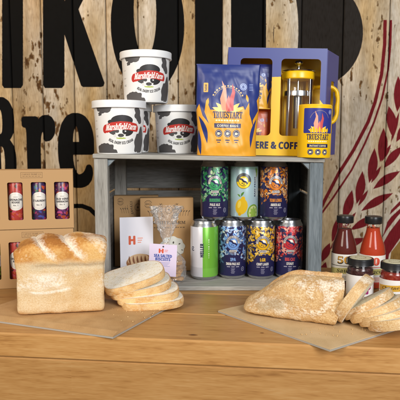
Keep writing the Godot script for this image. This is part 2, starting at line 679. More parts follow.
func wall_texture() -> ImageTexture:
	# the base coat: cream paint with ochre patches, more ochre towards the left, on boards whose grain runs upright
	var w := 1024
	var h := 800
	var grain := grey(800, 1024, 21, 0.03, 8, 5, 0.75)
	grain.rotate_90(CLOCKWISE)
	var gd := grain.get_data()
	var patch := noise(5, 0.006, 3)
	var out := PackedByteArray()
	out.resize(w * h * 3)
	var cream := rgb(204, 194, 178)
	var ochre := rgb(182, 150, 98)
	var gw := grain.get_width()
	for y in h:
		for x in w:
			var g := gd[y * gw + x] / 255.0 - 0.5
			var t := clampf(patch.get_noise_2d(x * 1.6, y * 0.5) * 0.8 + 0.18 + sstep(480, 320, x) * 0.16, 0, 1)
			var c := cream.lerp(ochre, t)
			var k := 1.0 + g * 0.30
			var i := (y * w + x) * 3
			out[i] = mini(255, int(c.r * 255 * k))
			out[i + 1] = mini(255, int(c.g * 255 * k))
			out[i + 2] = mini(255, int(c.b * 255 * k))
	var base := Image.create_from_data(w, h, false, Image.FORMAT_RGB8, out)
	base.resize(2048, 1600, Image.INTERPOLATE_BILINEAR)
	var p := Paint.new(4096, 3200, Color(0.3, 0.1, 0.1, 0.0), true)
	var gone := Color(0.3, 0.2, 0.15, 0.0)
	var black := rgb(10, 10, 10)
	var faded := rgb(44, 41, 39)
	var red := rgb(116, 26, 34)
	# chipped and rusty spots where the paint has come off
	var chip := noise(31, 0.035, 4)
	var zone := noise(33, 0.008, 2)
	var over := Image.create(w, h, false, Image.FORMAT_RGBA8)
	over.fill(Color(0, 0, 0, 0))
	var brown := rgb(92, 66, 40)
	var rust := rgb(124, 92, 54)
	var bare := rgb(152, 126, 90)
	for y in h:
		for x in w:
			var z := zone.get_noise_2d(x * 1.2, y * 0.6)
			if z < -0.05:
				continue
			var side := sstep(560, 400, x) * 0.16 - 0.08
			var v := chip.get_noise_2d(x * 2.1, y * 0.8) + minf(z, 0.4) * 0.5 + side
			if v > 0.50:
				over.set_pixel(x, y, (brown if v > 0.62 else rust) if v > 0.55 else bare)
	over.resize(2048, 1600, Image.INTERPOLATE_BILINEAR)
	base.convert(Image.FORMAT_RGBA8)
	base.blend_rect(over, Rect2i(0, 0, 2048, 1600), Vector2i.ZERO)
	# the big row of letters along the top
	wall_poly(p, [2, -30, 23, -30, 23, 85, 21, 88, 4, 88, 2, 85], black)
	wall_poly(p, [43, -30, 64.5, -30, 64.5, 85, 62, 88, 45, 88, 43, 85], black)
	wall_poly(p, [64, 5, 78, 8, 104.5, 83, 103.5, 86, 101, 87, 83, 87, 81, 85.5, 64, 33], black)
	wall_poly(p, [60, 30, 78, 10, 98, -30, 78, -30, 60, 12], black)
	wall_round(p, 147.5, 25, 36, 66, black)
	wall_round(p, 145, 12, 11, 44, gone)
	wall_poly(p, [195, -30, 222, -30, 222, 150, 195, 150], black)
	wall_poly(p, [231, -30, 266, -30, 266, 120, 231, 120], black)
	wall_round(p, 318, 34, 44, 50, faded)
	wall_round(p, 286, 34, 12, 50, gone)
	# the second row
	wall_letter(p, "B", -17, 97, 17.5, 188, black, 17)
	wall_letter(p, "r", 21, 115, 57, 188, black, 17)
	wall_letter(p, "e", 57, 113, 95, 188, black, 19)
	wall_flow(p, [60, 222, 66, 211, 74, 206, 82, 206, 90, 209, 97, 216, 101, 228], 4.5, black)
	# the ear of corn in its double ring
	wall_flow(p, [385, 20, 384.5, 45, 381.5, 74, 375, 102, 368, 122, 353.5, 150, 339.5, 172, 326, 198, 312, 226], 3.3, red)
	wall_flow(p, [391, 20, 390.3, 45, 388, 70, 382, 98, 374, 122, 364.5, 144, 351.5, 170, 333, 198, 322, 213], 1.9, red)
	for a in [[398, 76, 397, 112], [388.5, 106, 393, 138], [383.5, 128, 380, 162], [374.5, 148, 369, 183], [362.5, 171, 356.5, 204], [352, 190, 343, 220], [341, 214, 332, 242]]:
		wall_leaf(p, a, 9.5, red, 1.0)
	for a in [[412, 118, 396, 142], [403, 146, 384, 168], [400, 171, 373, 189], [393, 193, 361, 211], [379, 216, 350, 230], [366, 238, 338, 250]]:
		wall_leaf(p, a, 8.5, red, -0.8)
	for a in [[399, 112, 391, 142], [391, 144, 381, 162], [381, 166, 371, 183], [368, 190, 358, 206], [356, 212, 344, 228], [342, 232, 330, 250]]:
		wall_leaf(p, a, 4.0, red)
	wall_poly(p, [391, 210, 440, 160, 440, 190, 400, 238, 389, 254, 381, 300, 362, 300, 380, 245], red)
	wall_flow(p, [402, 205, 390, 216, 381, 228], 2.6, gone)
	wall_flow(p, [410, 205, 398, 218, 388, 231, 380, 245], 3.4, gone)
	wall_poly(p, [440, 200, 402, 238, 391, 252, 384, 300, 440, 300], rgb(146, 112, 58))
	wall_leaf(p, [330, 243, 322, 262], 8, red)
	wall_leaf(p, [326, 262, 320, 280], 8, red)
	p.im.resize(2048, 1600, Image.INTERPOLATE_BILINEAR)
	base.blend_rect(p.im, Rect2i(0, 0, 2048, 1600), Vector2i.ZERO)
	base.convert(Image.FORMAT_RGB8)
	return ImageTexture.create_from_image(base)

func build_wall() -> void:
	var o := thing("plank_wall", "cream plank wall painted with black letters and a dark red ear of corn", "wall", Vector3(0, -0.75, WALL_Z))
	var m := tmat(wall_texture(), 0.8)
	m.metallic_specular = 0.25
	var bump := grey(512, 512, 77, 0.03, 8, 4)
	bump.rotate_90(CLOCKWISE)
	m.heightmap_enabled = true
	m.heightmap_texture = ImageTexture.create_from_image(bump)
	m.heightmap_scale = 0.05
	# brush marks and weather cracks along the boards, finer than the painted picture
	var hair := grey(1024, 512, 78, 0.16, 8, 3)
	hair.rotate_90(CLOCKWISE)
	var cloud := grey(512, 1024, 79, 0.02, 1, 4)
	m.detail_enabled = true
	m.detail_blend_mode = BaseMaterial3D.BLEND_MODE_MUL
	m.detail_albedo = tone(hair, cloud, 0.65, 0.35, [rgb(186, 174, 156), rgb(232, 226, 218), rgb(252, 250, 248), rgb(255, 255, 255)], 1.25)
	m.detail_uv_layer = BaseMaterial3D.DETAIL_UV_2
	m.uv2_triplanar = true
	m.uv2_scale = Vector3(3.1, 1.7, 3.1)
	var tints := []
	for k in 4:                       # boards weathered a little differently
		var v: StandardMaterial3D = m.duplicate()
		v.albedo_color = [rgb(255, 255, 255), rgb(236, 228, 216), rgb(248, 244, 238), rgb(224, 218, 210)][k]
		v.uv2_offset = Vector3(0.31 * k, 0.17 * k, 0.0)
		tints.append(v)
	# joints read off the photograph, carried on to both sides at like widths
	var joints := [-0.98, -0.87, -0.76, -0.66]
	for px in [13.0, 43.5, 75.0, 107.5, 139.0, 178.5, 222.0, 262.0, 300.0, 341.0, 386.5]:
		joints.append(on_plane(px, 120, WALL_Z).x)
	joints.append_array([0.68, 0.80, 0.93])
	rng.seed = 4
	for i in joints.size() - 1:
		var x0: float = joints[i] + 0.0012
		var x1: float = joints[i + 1] - 0.0012
		var proud := rng.randf_range(-0.0015, 0.0015)
		var st := begin()
		var y1 := WALL_Y1
		var y0 := -0.75
		var c := 0.0025
		var pts := [Vector2(x0, -0.018), Vector2(x0, proud - c), Vector2(x0 + c, proud), Vector2(x1 - c, proud), Vector2(x1, proud - c), Vector2(x1, -0.018)]
		for k in pts.size():
			var a: Vector2 = pts[k]
			var b: Vector2 = pts[(k + 1) % pts.size()]
			var f := []
			var uv := []
			for q in [[a, y0], [b, y0], [b, y1], [a, y1]]:
				f.append(Vector3(q[0].x, q[1] + 0.75, q[0].y))
				uv.append(Vector2((q[0].x - WALL_X0) / WALL_W, (WALL_Y1 - q[1]) / WALL_H))
			face(st, f, Vector3((a.x + b.x) / 2 - (x0 + x1) / 2, 0, (a.y + b.y) / 2 + 0.009), uv)
		for y in [y0, y1]:
			var f := []
			var uv := []
			for q in pts:
				f.append(Vector3(q.x, y + 0.75, q.y))
				uv.append(Vector2((q.x - WALL_X0) / WALL_W, 0.02))
			face(st, f, Vector3(0, y, 0), uv)
		part("plank", st.commit(), tints[[0, 1, 2, 0, 3, 2, 0, 1][i % 8]], o)
	part("backing_board", box(Vector3(1.95, 1.69, 0.012), 0.001), mat(rgb(40, 32, 24), 0.9), o, Vector3(0, 0.845, -0.026))

# a warm bulb on a cord, above the frame, that colours the upper left of the wall
func build_pendant() -> void:
	var at := Vector3(-0.60, 1.02, -1.36)
	var o := thing("pendant_lamp", "warm bare bulb hanging on a black cord above the painted letters", "lamp", at)
	var glow := mat(rgb(255, 214, 150), 0.3)
	glow.emission_enabled = true
	glow.emission = rgb(255, 206, 136)
	glow.emission_energy_multiplier = 2.0
	part("bulb", lathe([Vector2(0.012, 0.060), Vector2(0.016, 0.048), Vector2(0.028, 0.028), Vector2(0.030, 0.014), Vector2(0.024, -0.006), Vector2(0.012, -0.016), Vector2(0.0001, -0.019)], 32, 60), glow, o)
	part("socket", lathe([Vector2(0.004, 0.105), Vector2(0.016, 0.100), Vector2(0.018, 0.060), Vector2(0.012, 0.060)], 24), mat(rgb(24, 24, 24), 0.4), o)
	part("cord", tube([Vector3(0, 0.104, 0), Vector3(0, 0.4, 0), Vector3(0, 0.8, 0)], 0.0025, 8), mat(rgb(20, 20, 20), 0.6), o)
	var l := OmniLight3D.new()
	l.name = "bulb_light"
	l.light_color = Color(1.0, 0.74, 0.40)
	l.light_energy = 0.075
	l.light_size = 0.03
	l.omni_range = 6.0
	l.omni_attenuation = 2.0
	l.shadow_enabled = true
	o.add_child(l)
	l.position = Vector3(0, 0.015, 0)

func build_table() -> void:
	var w := wood([rgb(146, 98, 48), rgb(180, 130, 72), rgb(192, 144, 86), rgb(200, 158, 104)], 3, 1.25, 0.46, 0.015)
	var fa := on_table(0, 331)
	var fb := on_table(400, 347)
	var ang := atan2(-(fb.z - fa.z), fb.x - fa.x)
	var mid := on_table(200, 341)
	var o := thing("pine_table", "orange pine table of wide boards with a front rail", "table", Vector3(mid.x, -0.75, mid.z), ang)
	# boards run along the front edge; local -z is away from the viewer
	var deep := [0.147, 0.150, 0.152, 0.145]
	var z := 0.0
	for k in 4:
		var d: float = deep[k] - 0.0016
		part("board", box(Vector3(2.2, 0.045, d), 0.0030), w[k % 3], o, Vector3(0.03 * k, 0.75 - 0.0225, z - deep[k] / 2), Vector3.ZERO)
		z -= deep[k]
	part("front_rail", box(Vector3(2.16, 0.11, 0.022), 0.003), w[1], o, Vector3(0, 0.75 - 0.0455 - 0.055, -0.0145))
	part("back_rail", box(Vector3(2.0, 0.09, 0.022), 0.002), w[2], o, Vector3(0, 0.75 - 0.0455 - 0.045, z + 0.03))
	for sx in [-1.0, 1.0]:
		for sz in [-0.058, z + 0.075]:
			part("leg", box(Vector3(0.704, 0.06, 0.06), 0.003), w[0], o, Vector3(sx * 0.98, 0.352, sz), Vector3(0, 0, PI / 2))
	# knots in the front board
	var km := vmat(0.5)
	for q in [[193, 335, 0.0085, 0.0045], [262, 333, 0.004, 0.0025]]:
		var p := on_table(q[0], q[1])
		var l: Vector3 = o.to_local(p)
		var rx: float = q[2]
		var rz: float = q[3]
		var knot := sheet(24, 6, func(u, v):
			var a: float = TAU * u
			var n := 1.0 + 0.15 * na.get_noise_2d(cos(a) * 40 + q[0], sin(a) * 40)
			return [Vector3(cos(a) * rx * v * n, 0.0003 * (1.0 - v), sin(a) * rz * v * n), lin(96, 58, 28).lerp(lin(168, 116, 62), v * v)])
		part("knot", knot, km, o, Vector3(l.x, 0.7502, l.z))

# ---------------------------------------------------------------- the crate
func build_crate() -> void:
	var w := wood([rgb(84, 92, 96), rgb(108, 118, 124), rgb(126, 136, 142), rgb(156, 162, 162)], 11, 1.35, 0.75, 0.08)
	var raw := wood([rgb(94, 92, 88), rgb(126, 124, 120), rgb(146, 145, 141), rgb(170, 168, 162)], 15, 1.3, 0.8, 0.08)
	var pale := wood([rgb(118, 115, 108), rgb(152, 149, 142), rgb(172, 169, 162), rgb(192, 188, 178)], 17, 1.3, 0.75, 0.08)
	var x0 := -0.237
	var x1 := 0.276
	var mid := (x0 + x1) / 2
	var deep := 0.275
	var o := thing("wooden_crate", "weathered grey wooden crate lying on its side with an open front", "crate", Vector3(mid, 0, CRATE_Z))
	var iw := x1 - x0 - 0.06
	var t := 0.010
	# floor boards, a gap between each
	var dz := [0.105, 0.082, 0.08]
	var z := 0.0
	for k in 3:
		part("floor_slat", box(Vector3(x1 - x0, t, dz[k]), 0.0015), pale[k], o, Vector3(0, t / 2 + 0.0003, z - dz[k] / 2))
		z -= dz[k] + 0.004
	# ends: a post at each corner, two thin boards outside them with a gap level with the one in the back
	for s in [-1.0, 1.0]:
		var top := lid_y(mid + s * 0.24) - t - 0.0006
		for e in [[0.0106, 0.206], [0.2130, top]]:
			part("end_slat", box(Vector3(deep - 0.045, e[1] - e[0], 0.008), 0.001), raw[1], o, Vector3(s * ((x1 - x0) / 2 - 0.0045), (e[0] + e[1]) / 2, -deep / 2 - 0.0165), Vector3(0, PI / 2, 0))
		for z0 in [-0.0005, -deep + 0.033]:
			part("corner_post", box(Vector3(top - 0.0106, 0.0305, 0.026), 0.0015), (w[1] if s > 0 else pale[1]), o, Vector3(s * ((x1 - x0) / 2 - 0.0153 - (0.0 if z0 > -0.1 else 0.0085)), (top + 0.0106) / 2, z0 - 0.013), Vector3(0, 0, PI / 2))
	# back boards
	for e in [[0.0106, 0.106], [0.110, 0.2060], [0.2130, 0.2935]]:
		part("back_slat", box(Vector3(x1 - x0, e[1] - e[0], 0.010), 0.0015), raw[int(e[0] * 37) % 3], o, Vector3(0, (e[0] + e[1]) / 2, -deep + 0.0015))
	# lid boards
	z = 0.002
	for k in 3:
		part("lid_slat", box(Vector3(x1 - x0 + 0.004, t, dz[k] + 0.002), 0.0015), pale[(k + 2) % 3], o, Vector3(0, lid_y(mid) - t / 2, z - dz[k] / 2), Vector3(0, 0, CRATE_TILT))
		z -= dz[k] + 0.006
	# three-cornered blocks in the upper corners, nails
	for s in [-1.0, 1.0]:
		var y := lid_y(mid + s * 0.2) - t - 0.002
		var x: float = s * iw / 2 - s * 0.0004
		var tri := begin()
		for zz in [0.0, -0.02]:
			face(tri, [Vector3(0, 0, zz), Vector3(-s * 0.016, 0, zz), Vector3(0, -0.016, zz)], Vector3(0, 0, 1 if zz == 0.0 else -1))
		face(tri, [Vector3(-s * 0.016, 0, 0), Vector3(0, -0.016, 0), Vector3(0, -0.016, -0.02), Vector3(-s * 0.016, 0, -0.02)], Vector3(-s, -1, 0))
		face(tri, [Vector3(-s * 0.016, 0, 0), Vector3(0, 0, 0), Vector3(0, 0, -0.02), Vector3(-s * 0.016, 0, -0.02)], Vector3(0, 1, 0))
		face(tri, [Vector3(0, 0, 0), Vector3(0, -0.016, 0), Vector3(0, -0.016, -0.02), Vector3(0, 0, -0.02)], Vector3(s, 0, 0))
		part("corner_block", tri.commit(), w[0], o, Vector3(x, y, -0.006))
		for yy in [0.292, 0.150, 0.026]:
			var nail := part("nail", lathe([Vector2(0.0001, 0.0006), Vector2(0.0016, 0.0004), Vector2(0.0018, 0.0)], 10), mat(rgb(92, 84, 76), 0.5, 0.7), o, Vector3(s * (iw / 2 + 0.013 + 0.004 * sin(yy * 40)), yy, -0.0018), Vector3(PI / 2, 0, 0))
			nail.rotation.x = PI / 2

func build_boards() -> void:
	# two thin grey boards faced with brown paper
	var kraft := tone(grey(512, 512, 41, 0.3, 2, 3), grey(512, 512, 42, 0.01, 1, 3), 0.5, 0.5, [rgb(166, 126, 80), rgb(190, 150, 102), rgb(204, 166, 118)], 1.2)
	var pale := tone(grey(512, 512, 43, 0.3, 2, 3), grey(512, 512, 44, 0.01, 1, 3), 0.5, 0.5, [rgb(186, 156, 112), rgb(206, 176, 132), rgb(216, 188, 146)], 1.1)
	var specs := [[on_table(113, 339), on_table(165, 310.5), on_table(-40, 317.5), kraft, "flat brown card board under the tall white tin loaf"], [on_table(330, 352), on_table(430, 320), on_table(218, 312.5), pale, "flat pale tan card board under the floured sourdough bread"]]
	for s in specs:
		var f: Vector3 = s[0]
		var a: Vector3 = (s[1] - f).normalized()
		var b: Vector3 = (s[2] - f).normalized()
		var la := 0.30
		var lb := 0.30
		if s[3] == pale:
			lb = f.distance_to(s[2])
			la = 0.27
		else:
			la = f.distance_to(s[1]) + 0.01
			lb = 0.31
		var o := thing("card_board", s[4], "board", f, 0.0, "bread boards")
		var top := tmat(s[3], 0.55)
		top.uv1_triplanar = true
		top.uv1_scale = Vector3.ONE * 4.0
		var edge := mat(rgb(168, 160, 148), 0.8)
		for k in 2:
			var y0 := 0.0004 if k == 0 else 0.0034
			var y1 := 0.0032 if k == 0 else 0.0048
			var e := 0.0 if k == 0 else 0.0006
			var q := []
			for c in [[e, e], [la - e, e], [la - e, lb - e], [e, lb - e]]:
				q.append(a * c[0] + b * c[1])
			var st := begin()
			var mid: Vector3 = (q[0] + q[2]) / 2
			var fold := a * 0.016
			var lift := Vector3.UP * (0.004 if k == 1 and s[3] == kraft else 0.0)   # the front lip of the brown board is creased downwards
			var up := Vector3.UP * y1
			face(st, [q[0] + up, q[0] + fold + up + lift, q[3] + fold + up + lift, q[3] + up], Vector3.UP)
			face(st, [q[0] + fold + up + lift, q[1] + up + lift, q[2] + up + lift, q[3] + fold + up + lift], Vector3.UP)
			face(st, [q[0] + Vector3.UP * y0, q[1] + Vector3.UP * y0, q[2] + Vector3.UP * y0, q[3] + Vector3.UP * y0], Vector3.DOWN)
			for i in 4:
				var m: Vector3 = q[i]
				var n: Vector3 = q[(i + 1) % 4]
				if i == 3:
					face(st, [m + Vector3.UP * y0, n + Vector3.UP * y0, n + up, m + up], (m + n) / 2 - mid)
				elif i == 1:
					face(st, [m + Vector3.UP * y0, n + Vector3.UP * y0, n + up + lift, m + up + lift], (m + n) / 2 - mid)
				else:
					var lo: Vector3 = m if i == 0 else n
					var hi: Vector3 = n if i == 0 else m
					face(st, [lo + Vector3.UP * y0, lo + up, lo + fold + up + lift, lo + fold + Vector3.UP * y0], (m + n) / 2 - mid)
					face(st, [lo + fold + Vector3.UP * y0, lo + fold + up + lift, hi + up + lift, hi + Vector3.UP * y0], (m + n) / 2 - mid)
			part("grey_core" if k == 0 else "paper_facing", st.commit(), edge if k == 0 else top, o)

# ---------------------------------------------------------------- ice cream tubs
func tub_texture() -> ImageTexture:
	var p := Paint.new(1280, 400, rgb(243, 242, 240))
	var grey_c := rgb(86, 83, 83)
	var blot := noise(19, 0.7, 2)
	var red := rgb(200, 58, 50)
	var ink := rgb(52, 50, 52)
	# cow patches all round; the front is u = 0.5
	for q in [[470, 10, 62, 40, 0.1], [455, 60, 20, 14, 0.0], [505, 380, 72, 62, 0.25], [560, 410, 60, 40, 0.5], [800, 70, 30, 60, -0.3], [826, 300, 50, 100, 0.2], [250, 120, 70, 50, 0.6], [180, 330, 80, 60, 0.1], [1010, 130, 80, 55, 0.3], [1130, 330, 70, 60, 0.0], [60, 120, 66, 50, 0.4], [985, 380, 60, 40, 0.2]]:
		p.patch(q[0], q[1], q[2] * 1.2, q[3] * 1.2, grey_c, q[4], blot)
	var c := Vector2(640, 200)
	# the cow: dark poll behind the band, pale face with dark eyes and muzzle under it
	p.ell(c.x + 12, c.y - 84, 92, 46, ink)
	p.ell(c.x - 60, c.y - 60, 50, 26, ink, 0.3)
	p.ell(c.x - 70, c.y + 14, 44, 24, grey_c, 0.5)
	p.ell(c.x + 60, c.y + 10, 56, 40, ink, -0.4)
	p.ell(c.x - 2, c.y + 30, 44, 52, rgb(240, 238, 235))
	p.ell(c.x - 34, c.y + 8, 20, 16, grey_c, 0.4)
	p.ell(c.x + 34, c.y + 14, 22, 24, ink, -0.5)
	p.ell(c.x + 38, c.y + 10, 7, 6, rgb(235, 235, 235))
	p.ell(c.x, c.y + 46, 26, 15, grey_c)
	p.ell(c.x - 10, c.y + 44, 5, 4, ink)
	p.ell(c.x + 10, c.y + 44, 5, 4, ink)
	p.ell(c.x - 50, c.y + 50, 12, 14, rgb(228, 226, 222))
	p.ell(c.x + 2, c.y + 72, 40, 5, rgb(176, 196, 70))
	for k in 9:
		p.leaf(c + Vector2(-34 + 9 * k, 74), c + Vector2(-38 + 10 * k, 60 + (k % 3) * 3), 5, rgb(168, 190, 62))
	# the red band with its brush lettering
	p.flow([c + Vector2(-132, -8), c + Vector2(-70, -30), c + Vector2(0, -40), c + Vector2(70, -36), c + Vector2(136, -20)], 72, red)
	p.ell(c.x - 134, c.y - 8, 24, 37, red, 0.2)
	p.ell(c.x + 138, c.y - 20, 22, 37, red, -0.2)
	p.text("Marshfield", c + Vector2(-36, -29), 54, rgb(250, 245, 240), {"f": "serif", "w": 178, "skew": 0.28, "rot": -0.06, "bold": 1.2})
	p.text("Farm", c + Vector2(100, -28), 46, rgb(250, 245, 240), {"f": "serif", "w": 82, "skew": 0.28, "rot": 0.07, "bold": 1.2})
	p.text("REAL DAIRY ICE CREAM", c + Vector2(2, 112), 24, ink, {"w": 220, "arc": -190.0, "bold": 0.6})
	for y in [118, 186, 192, 246, 252, 258]:      # lines of print too small to read
		p.rect(372, y, 402 + y % 4 * 5, y + 3, rgb(150, 146, 146))
	return p.tex()

func build_tubs() -> void:
	var pm := tmat(tub_texture(), 0.42)
	var wm := mat(rgb(240, 240, 240), 0.38)
	var side := lathe([Vector2(0.0575, 0.108), Vector2(0.0525, 0.004), Vector2(0.0515, 0.0022)], 64)
	var base := lathe([Vector2(0.0514, 0.0022), Vector2(0.0505, 0.0), Vector2(0.048, 0.0005), Vector2(0.047, 0.004), Vector2(0.0001, 0.004)], 48)
	var lid := lathe([Vector2(0.0001, 0.1205), Vector2(0.052, 0.1205), Vector2(0.0545, 0.1212), Vector2(0.0555, 0.1235), Vector2(0.0595, 0.1240), Vector2(0.0618, 0.1232), Vector2(0.0625, 0.1215), Vector2(0.0622, 0.112), Vector2(0.0628, 0.1075), Vector2(0.0622, 0.1066), Vector2(0.0585, 0.1066), Vector2(0.058, 0.116)], 64)
	var spots := [[Vector3(-0.187, 0, -1.310), 0.20, "white ice cream tub with cow print, front of the pair under the upper tub"], [Vector3(-0.185, 0, -1.450), 0.32, "white cow print ice cream tub mostly hidden behind the other tubs"], [Vector3(-0.057, 0, -1.440), 0.10, "white cow print ice cream tub standing beside the blue and gold coffee pouch"], [Vector3(-0.131, 0.1206, -1.380), 0.22, "white cow print ice cream tub stacked on top of the other tubs"]]
	var first: Node3D
	for s in spots:
		var at: Vector3 = s[0]
		at.y += lid_y(at.x) + 0.0004
		if first == null:
			first = thing("ice_cream_tub", s[2], "tub", at, s[1], "ice cream tubs")
			part("tub", side, pm, first)
			part("base_rim", base, wm, first)
			part("lid", lid, wm, first)
			first.scale.y = 0.967
		else:
			twin(first, "ice_cream_tub", at, s[1], s[2])

# ---------------------------------------------------------------- coffee: pouch, gift box, tin
const NAVY := Color(0.168, 0.196, 0.478)
const GOLD := Color(0.945, 0.690, 0.150)
const YELLOW := Color(0.965, 0.770, 0.090)

func flames(p: Paint, c: Vector2, s: float) -> void:     # the maker's flame over a coffee flower
	for a in [-1.25, -0.8, -0.35, 0.35, 0.8, 1.25]:
		p.leaf(c + Vector2(sin(a) * 3, 15) * s, c + Vector2(sin(a) * 17, 15 - cos(a) * 13) * s, 4.2 * s, rgb(247, 214, 120))
	p.poly(PackedVector2Array([c + Vector2(-6, 14) * s, c + Vector2(-8, 2) * s, c + Vector2(-5, -8) * s, c + Vector2(-6.5, -17) * s, c + Vector2(-2, -9) * s, c + Vector2(-1, 2) * s, c + Vector2(0, 14) * s]), rgb(236, 168, 140))
	p.poly(PackedVector2Array([c + Vector2(0, 15) * s, c + Vector2(1, 3) * s, c + Vector2(4, -5) * s, c + Vector2(4.5, -14) * s, c + Vector2(7.5, -5) * s, c + Vector2(6, 4) * s, c + Vector2(6, 14) * s]), rgb(206, 84, 84))
	p.leaf(c + Vector2(-1, 16) * s, c + Vector2(1, -2) * s, 4 * s, rgb(224, 120, 110))

func coffee_marks(p: Paint, c: Vector2, s: float, line: String, dark: Color, light: Color) -> void:
	p.text("TRUESTART", c, 6.6 * s, dark, {"f": "serif", "w": 30 * s, "bold": 0.12 * s})
	for k in 9:
		p.rect(c.x + (-12.5 + 2.8 * k) * s, c.y + 4.8 * s, c.x + (-10.4 + 2.8 * k) * s, c.y + 6.4 * s, light)
	p.rect(c.x - 14 * s, c.y + 8.6 * s, c.x + 14 * s, c.y + 13.2 * s, dark)
	p.text(line, c + Vector2(0, 10.9) * s, 2.4 * s, light, {"w": 22 * s})
	for k in 3:
		var q := c + Vector2(-9.5 + 9.5 * k, 18.6) * s
		p.ell(q.x, q.y, 3.8 * s, 3.8 * s, dark)
		p.arc(q.x, q.y, 2.8 * s, 3.1 * s, 0, TAU, light)
		p.rrect(q.x - 1.5 * s, q.y - 1.1 * s, q.x + 1.0 * s, q.y + 1.4 * s, 0.6 * s, light)
		p.arc(q.x + 1.1 * s, q.y, 0.5 * s, 0.9 * s, -PI / 2, PI / 2, light)

func pouch_texture(top: Color, low: Color, line: String) -> ImageTexture:
	var s := 8.0
	var p := Paint.new(512, 736, low)
	var dark := NAVY.darkened(0.25)
	# navy upper part breaking into flames down the sides
	var edge := PackedVector2Array([Vector2(0, 0), Vector2(64, 0), Vector2(64, 30), Vector2(61, 36), Vector2(63, 46), Vector2(58, 56), Vector2(60, 64), Vector2(54, 50), Vector2(53, 38), Vector2(49, 46), Vector2(47, 42), Vector2(32, 46), Vector2(14, 46), Vector2(10, 36), Vector2(8, 48), Vector2(12, 60), Vector2(6, 52), Vector2(3, 40), Vector2(0, 46)])
	var e2 := PackedVector2Array()
	for q in edge:
		e2.append(q * s)
	p.poly(e2, top)
	p.leaf(Vector2(2, 52) * s, Vector2(10, 80) * s, 5 * s, top, 10)
	p.leaf(Vector2(1, 66) * s, Vector2(4, 92) * s, 4 * s, top, -6)
	p.leaf(Vector2(62, 54) * s, Vector2(57, 84) * s, 4 * s, top, -8)
	p.leaf(Vector2(50, 30) * s, Vector2(52, 38) * s, 2.6 * s, GOLD)
	p.leaf(Vector2(12, 34) * s, Vector2(10, 44) * s, 3.0 * s, GOLD)
	p.arc(31.5 * s, 38 * s, 14.2 * s, 14.6 * s, PI * 1.12, PI * 1.88, rgb(214, 178, 110))
	for k in 13:                                    # an arch of print too small to read
		var a := PI * (1.14 + 0.06 * k)
		p.arc(31.5 * s, 38 * s, 15.4 * s, 16.8 * s, a - 0.05, a + 0.05, rgb(226, 196, 140), 3)
	flames(p, Vector2(31.5, 33) * s, s * 0.98)
	coffee_marks(p, Vector2(31.5, 51) * s, s, line, dark, rgb(252, 236, 190))
	for k in 3:
		p.rect((19.5 + 9.5 * k) * s, 75.8 * s, (24.5 + 9.5 * k) * s, 77 * s, dark)
		p.rect((20.5 + 9.5 * k) * s, 78 * s, (23.5 + 9.5 * k) * s, 78.9 * s, dark)
	p.rrect(7 * s, 19 * s, 11.6 * s, 28.5 * s, 6, rgb(232, 184, 96))
	p.text("NEW", Vector2(9.3, 23.8) * s, 2.2 * s, dark, {"rot": -PI / 2})
	p.ell(47 * s, 22.5 * s, 3.6 * s, 3.6 * s, rgb(170, 184, 226))
	p.arc(47 * s, 22.5 * s, 2.5 * s, 2.9 * s, 0, TAU, top)
	p.text("B", Vector2(47, 22.5) * s, 2.8 * s, top)
	for k in 5:
		p.rect(53 * s, (19.6 + 1.5 * k) * s, 57 * s, (20.2 + 1.5 * k) * s, rgb(150, 166, 214))
	return p.tex()

# a stand-up pouch w wide and h tall; its base is d deep
func pouch_mesh(w: float, h: float, d: float, sd: int, crumple := 0.0022, pinch := 0.93) -> ArrayMesh:
	var n := noise(sd, 9.0, 3)
	var n2 := noise(sd + 1, 26.0, 2)
	return sheet(96, 72, func(u, v):
		var front: bool = u <= 0.5
		var s: float = u * 2.0 if front else (u - 0.5) * 2.0       # left to right on the front, back again behind
		var x: float = (s * 2.0 - 1.0) * (1.0 if front else -1.0)
		var y: float = 1.0 - v
		var wide := w / 2 * lerpf(pinch, 1.0, sstep(0.2, 0.95, y)) * (1.0 - 0.02 * sin(y * 9.0))
		var thick: float = d / 2 * pow(1.0 - y, 0.75) * (1.0 - 0.12 * sstep(0.88, 1.0, 1.0 - y)) + 0.0007
		var z: float = thick * pow(maxf(0.0, 1.0 - pow(absf(x), 2.6)), 0.7)
		var soft := sstep(0.0, 0.1, 1.0 - y) * sstep(1.0, 0.8, absf(x)) * sstep(0.0, 0.05, y)
		z += soft * crumple * (n.get_noise_3d(x * w / 2, y * h, 0.0 if front else 5.0) * 1.6 + n2.get_noise_3d(x * w / 2, y * h, 3.0) * 0.5 + absf(n.get_noise_3d(x * w + y * h * 0.6, y * h * 0.5, 9.0)) * 1.4)
		z += 0.0006 * sin(clampf((y - 0.905) / 0.02, 0.0, 1.0) * TAU) * (1.0 if front else -1.0)    # the seal line
		return [Vector3(x * wide, y * h, z if front else -z), Color.WHITE, Vector2(x * 0.5 + 0.5, v) if front else Vector2(0.015, 0.02 + 0.02 * v)])

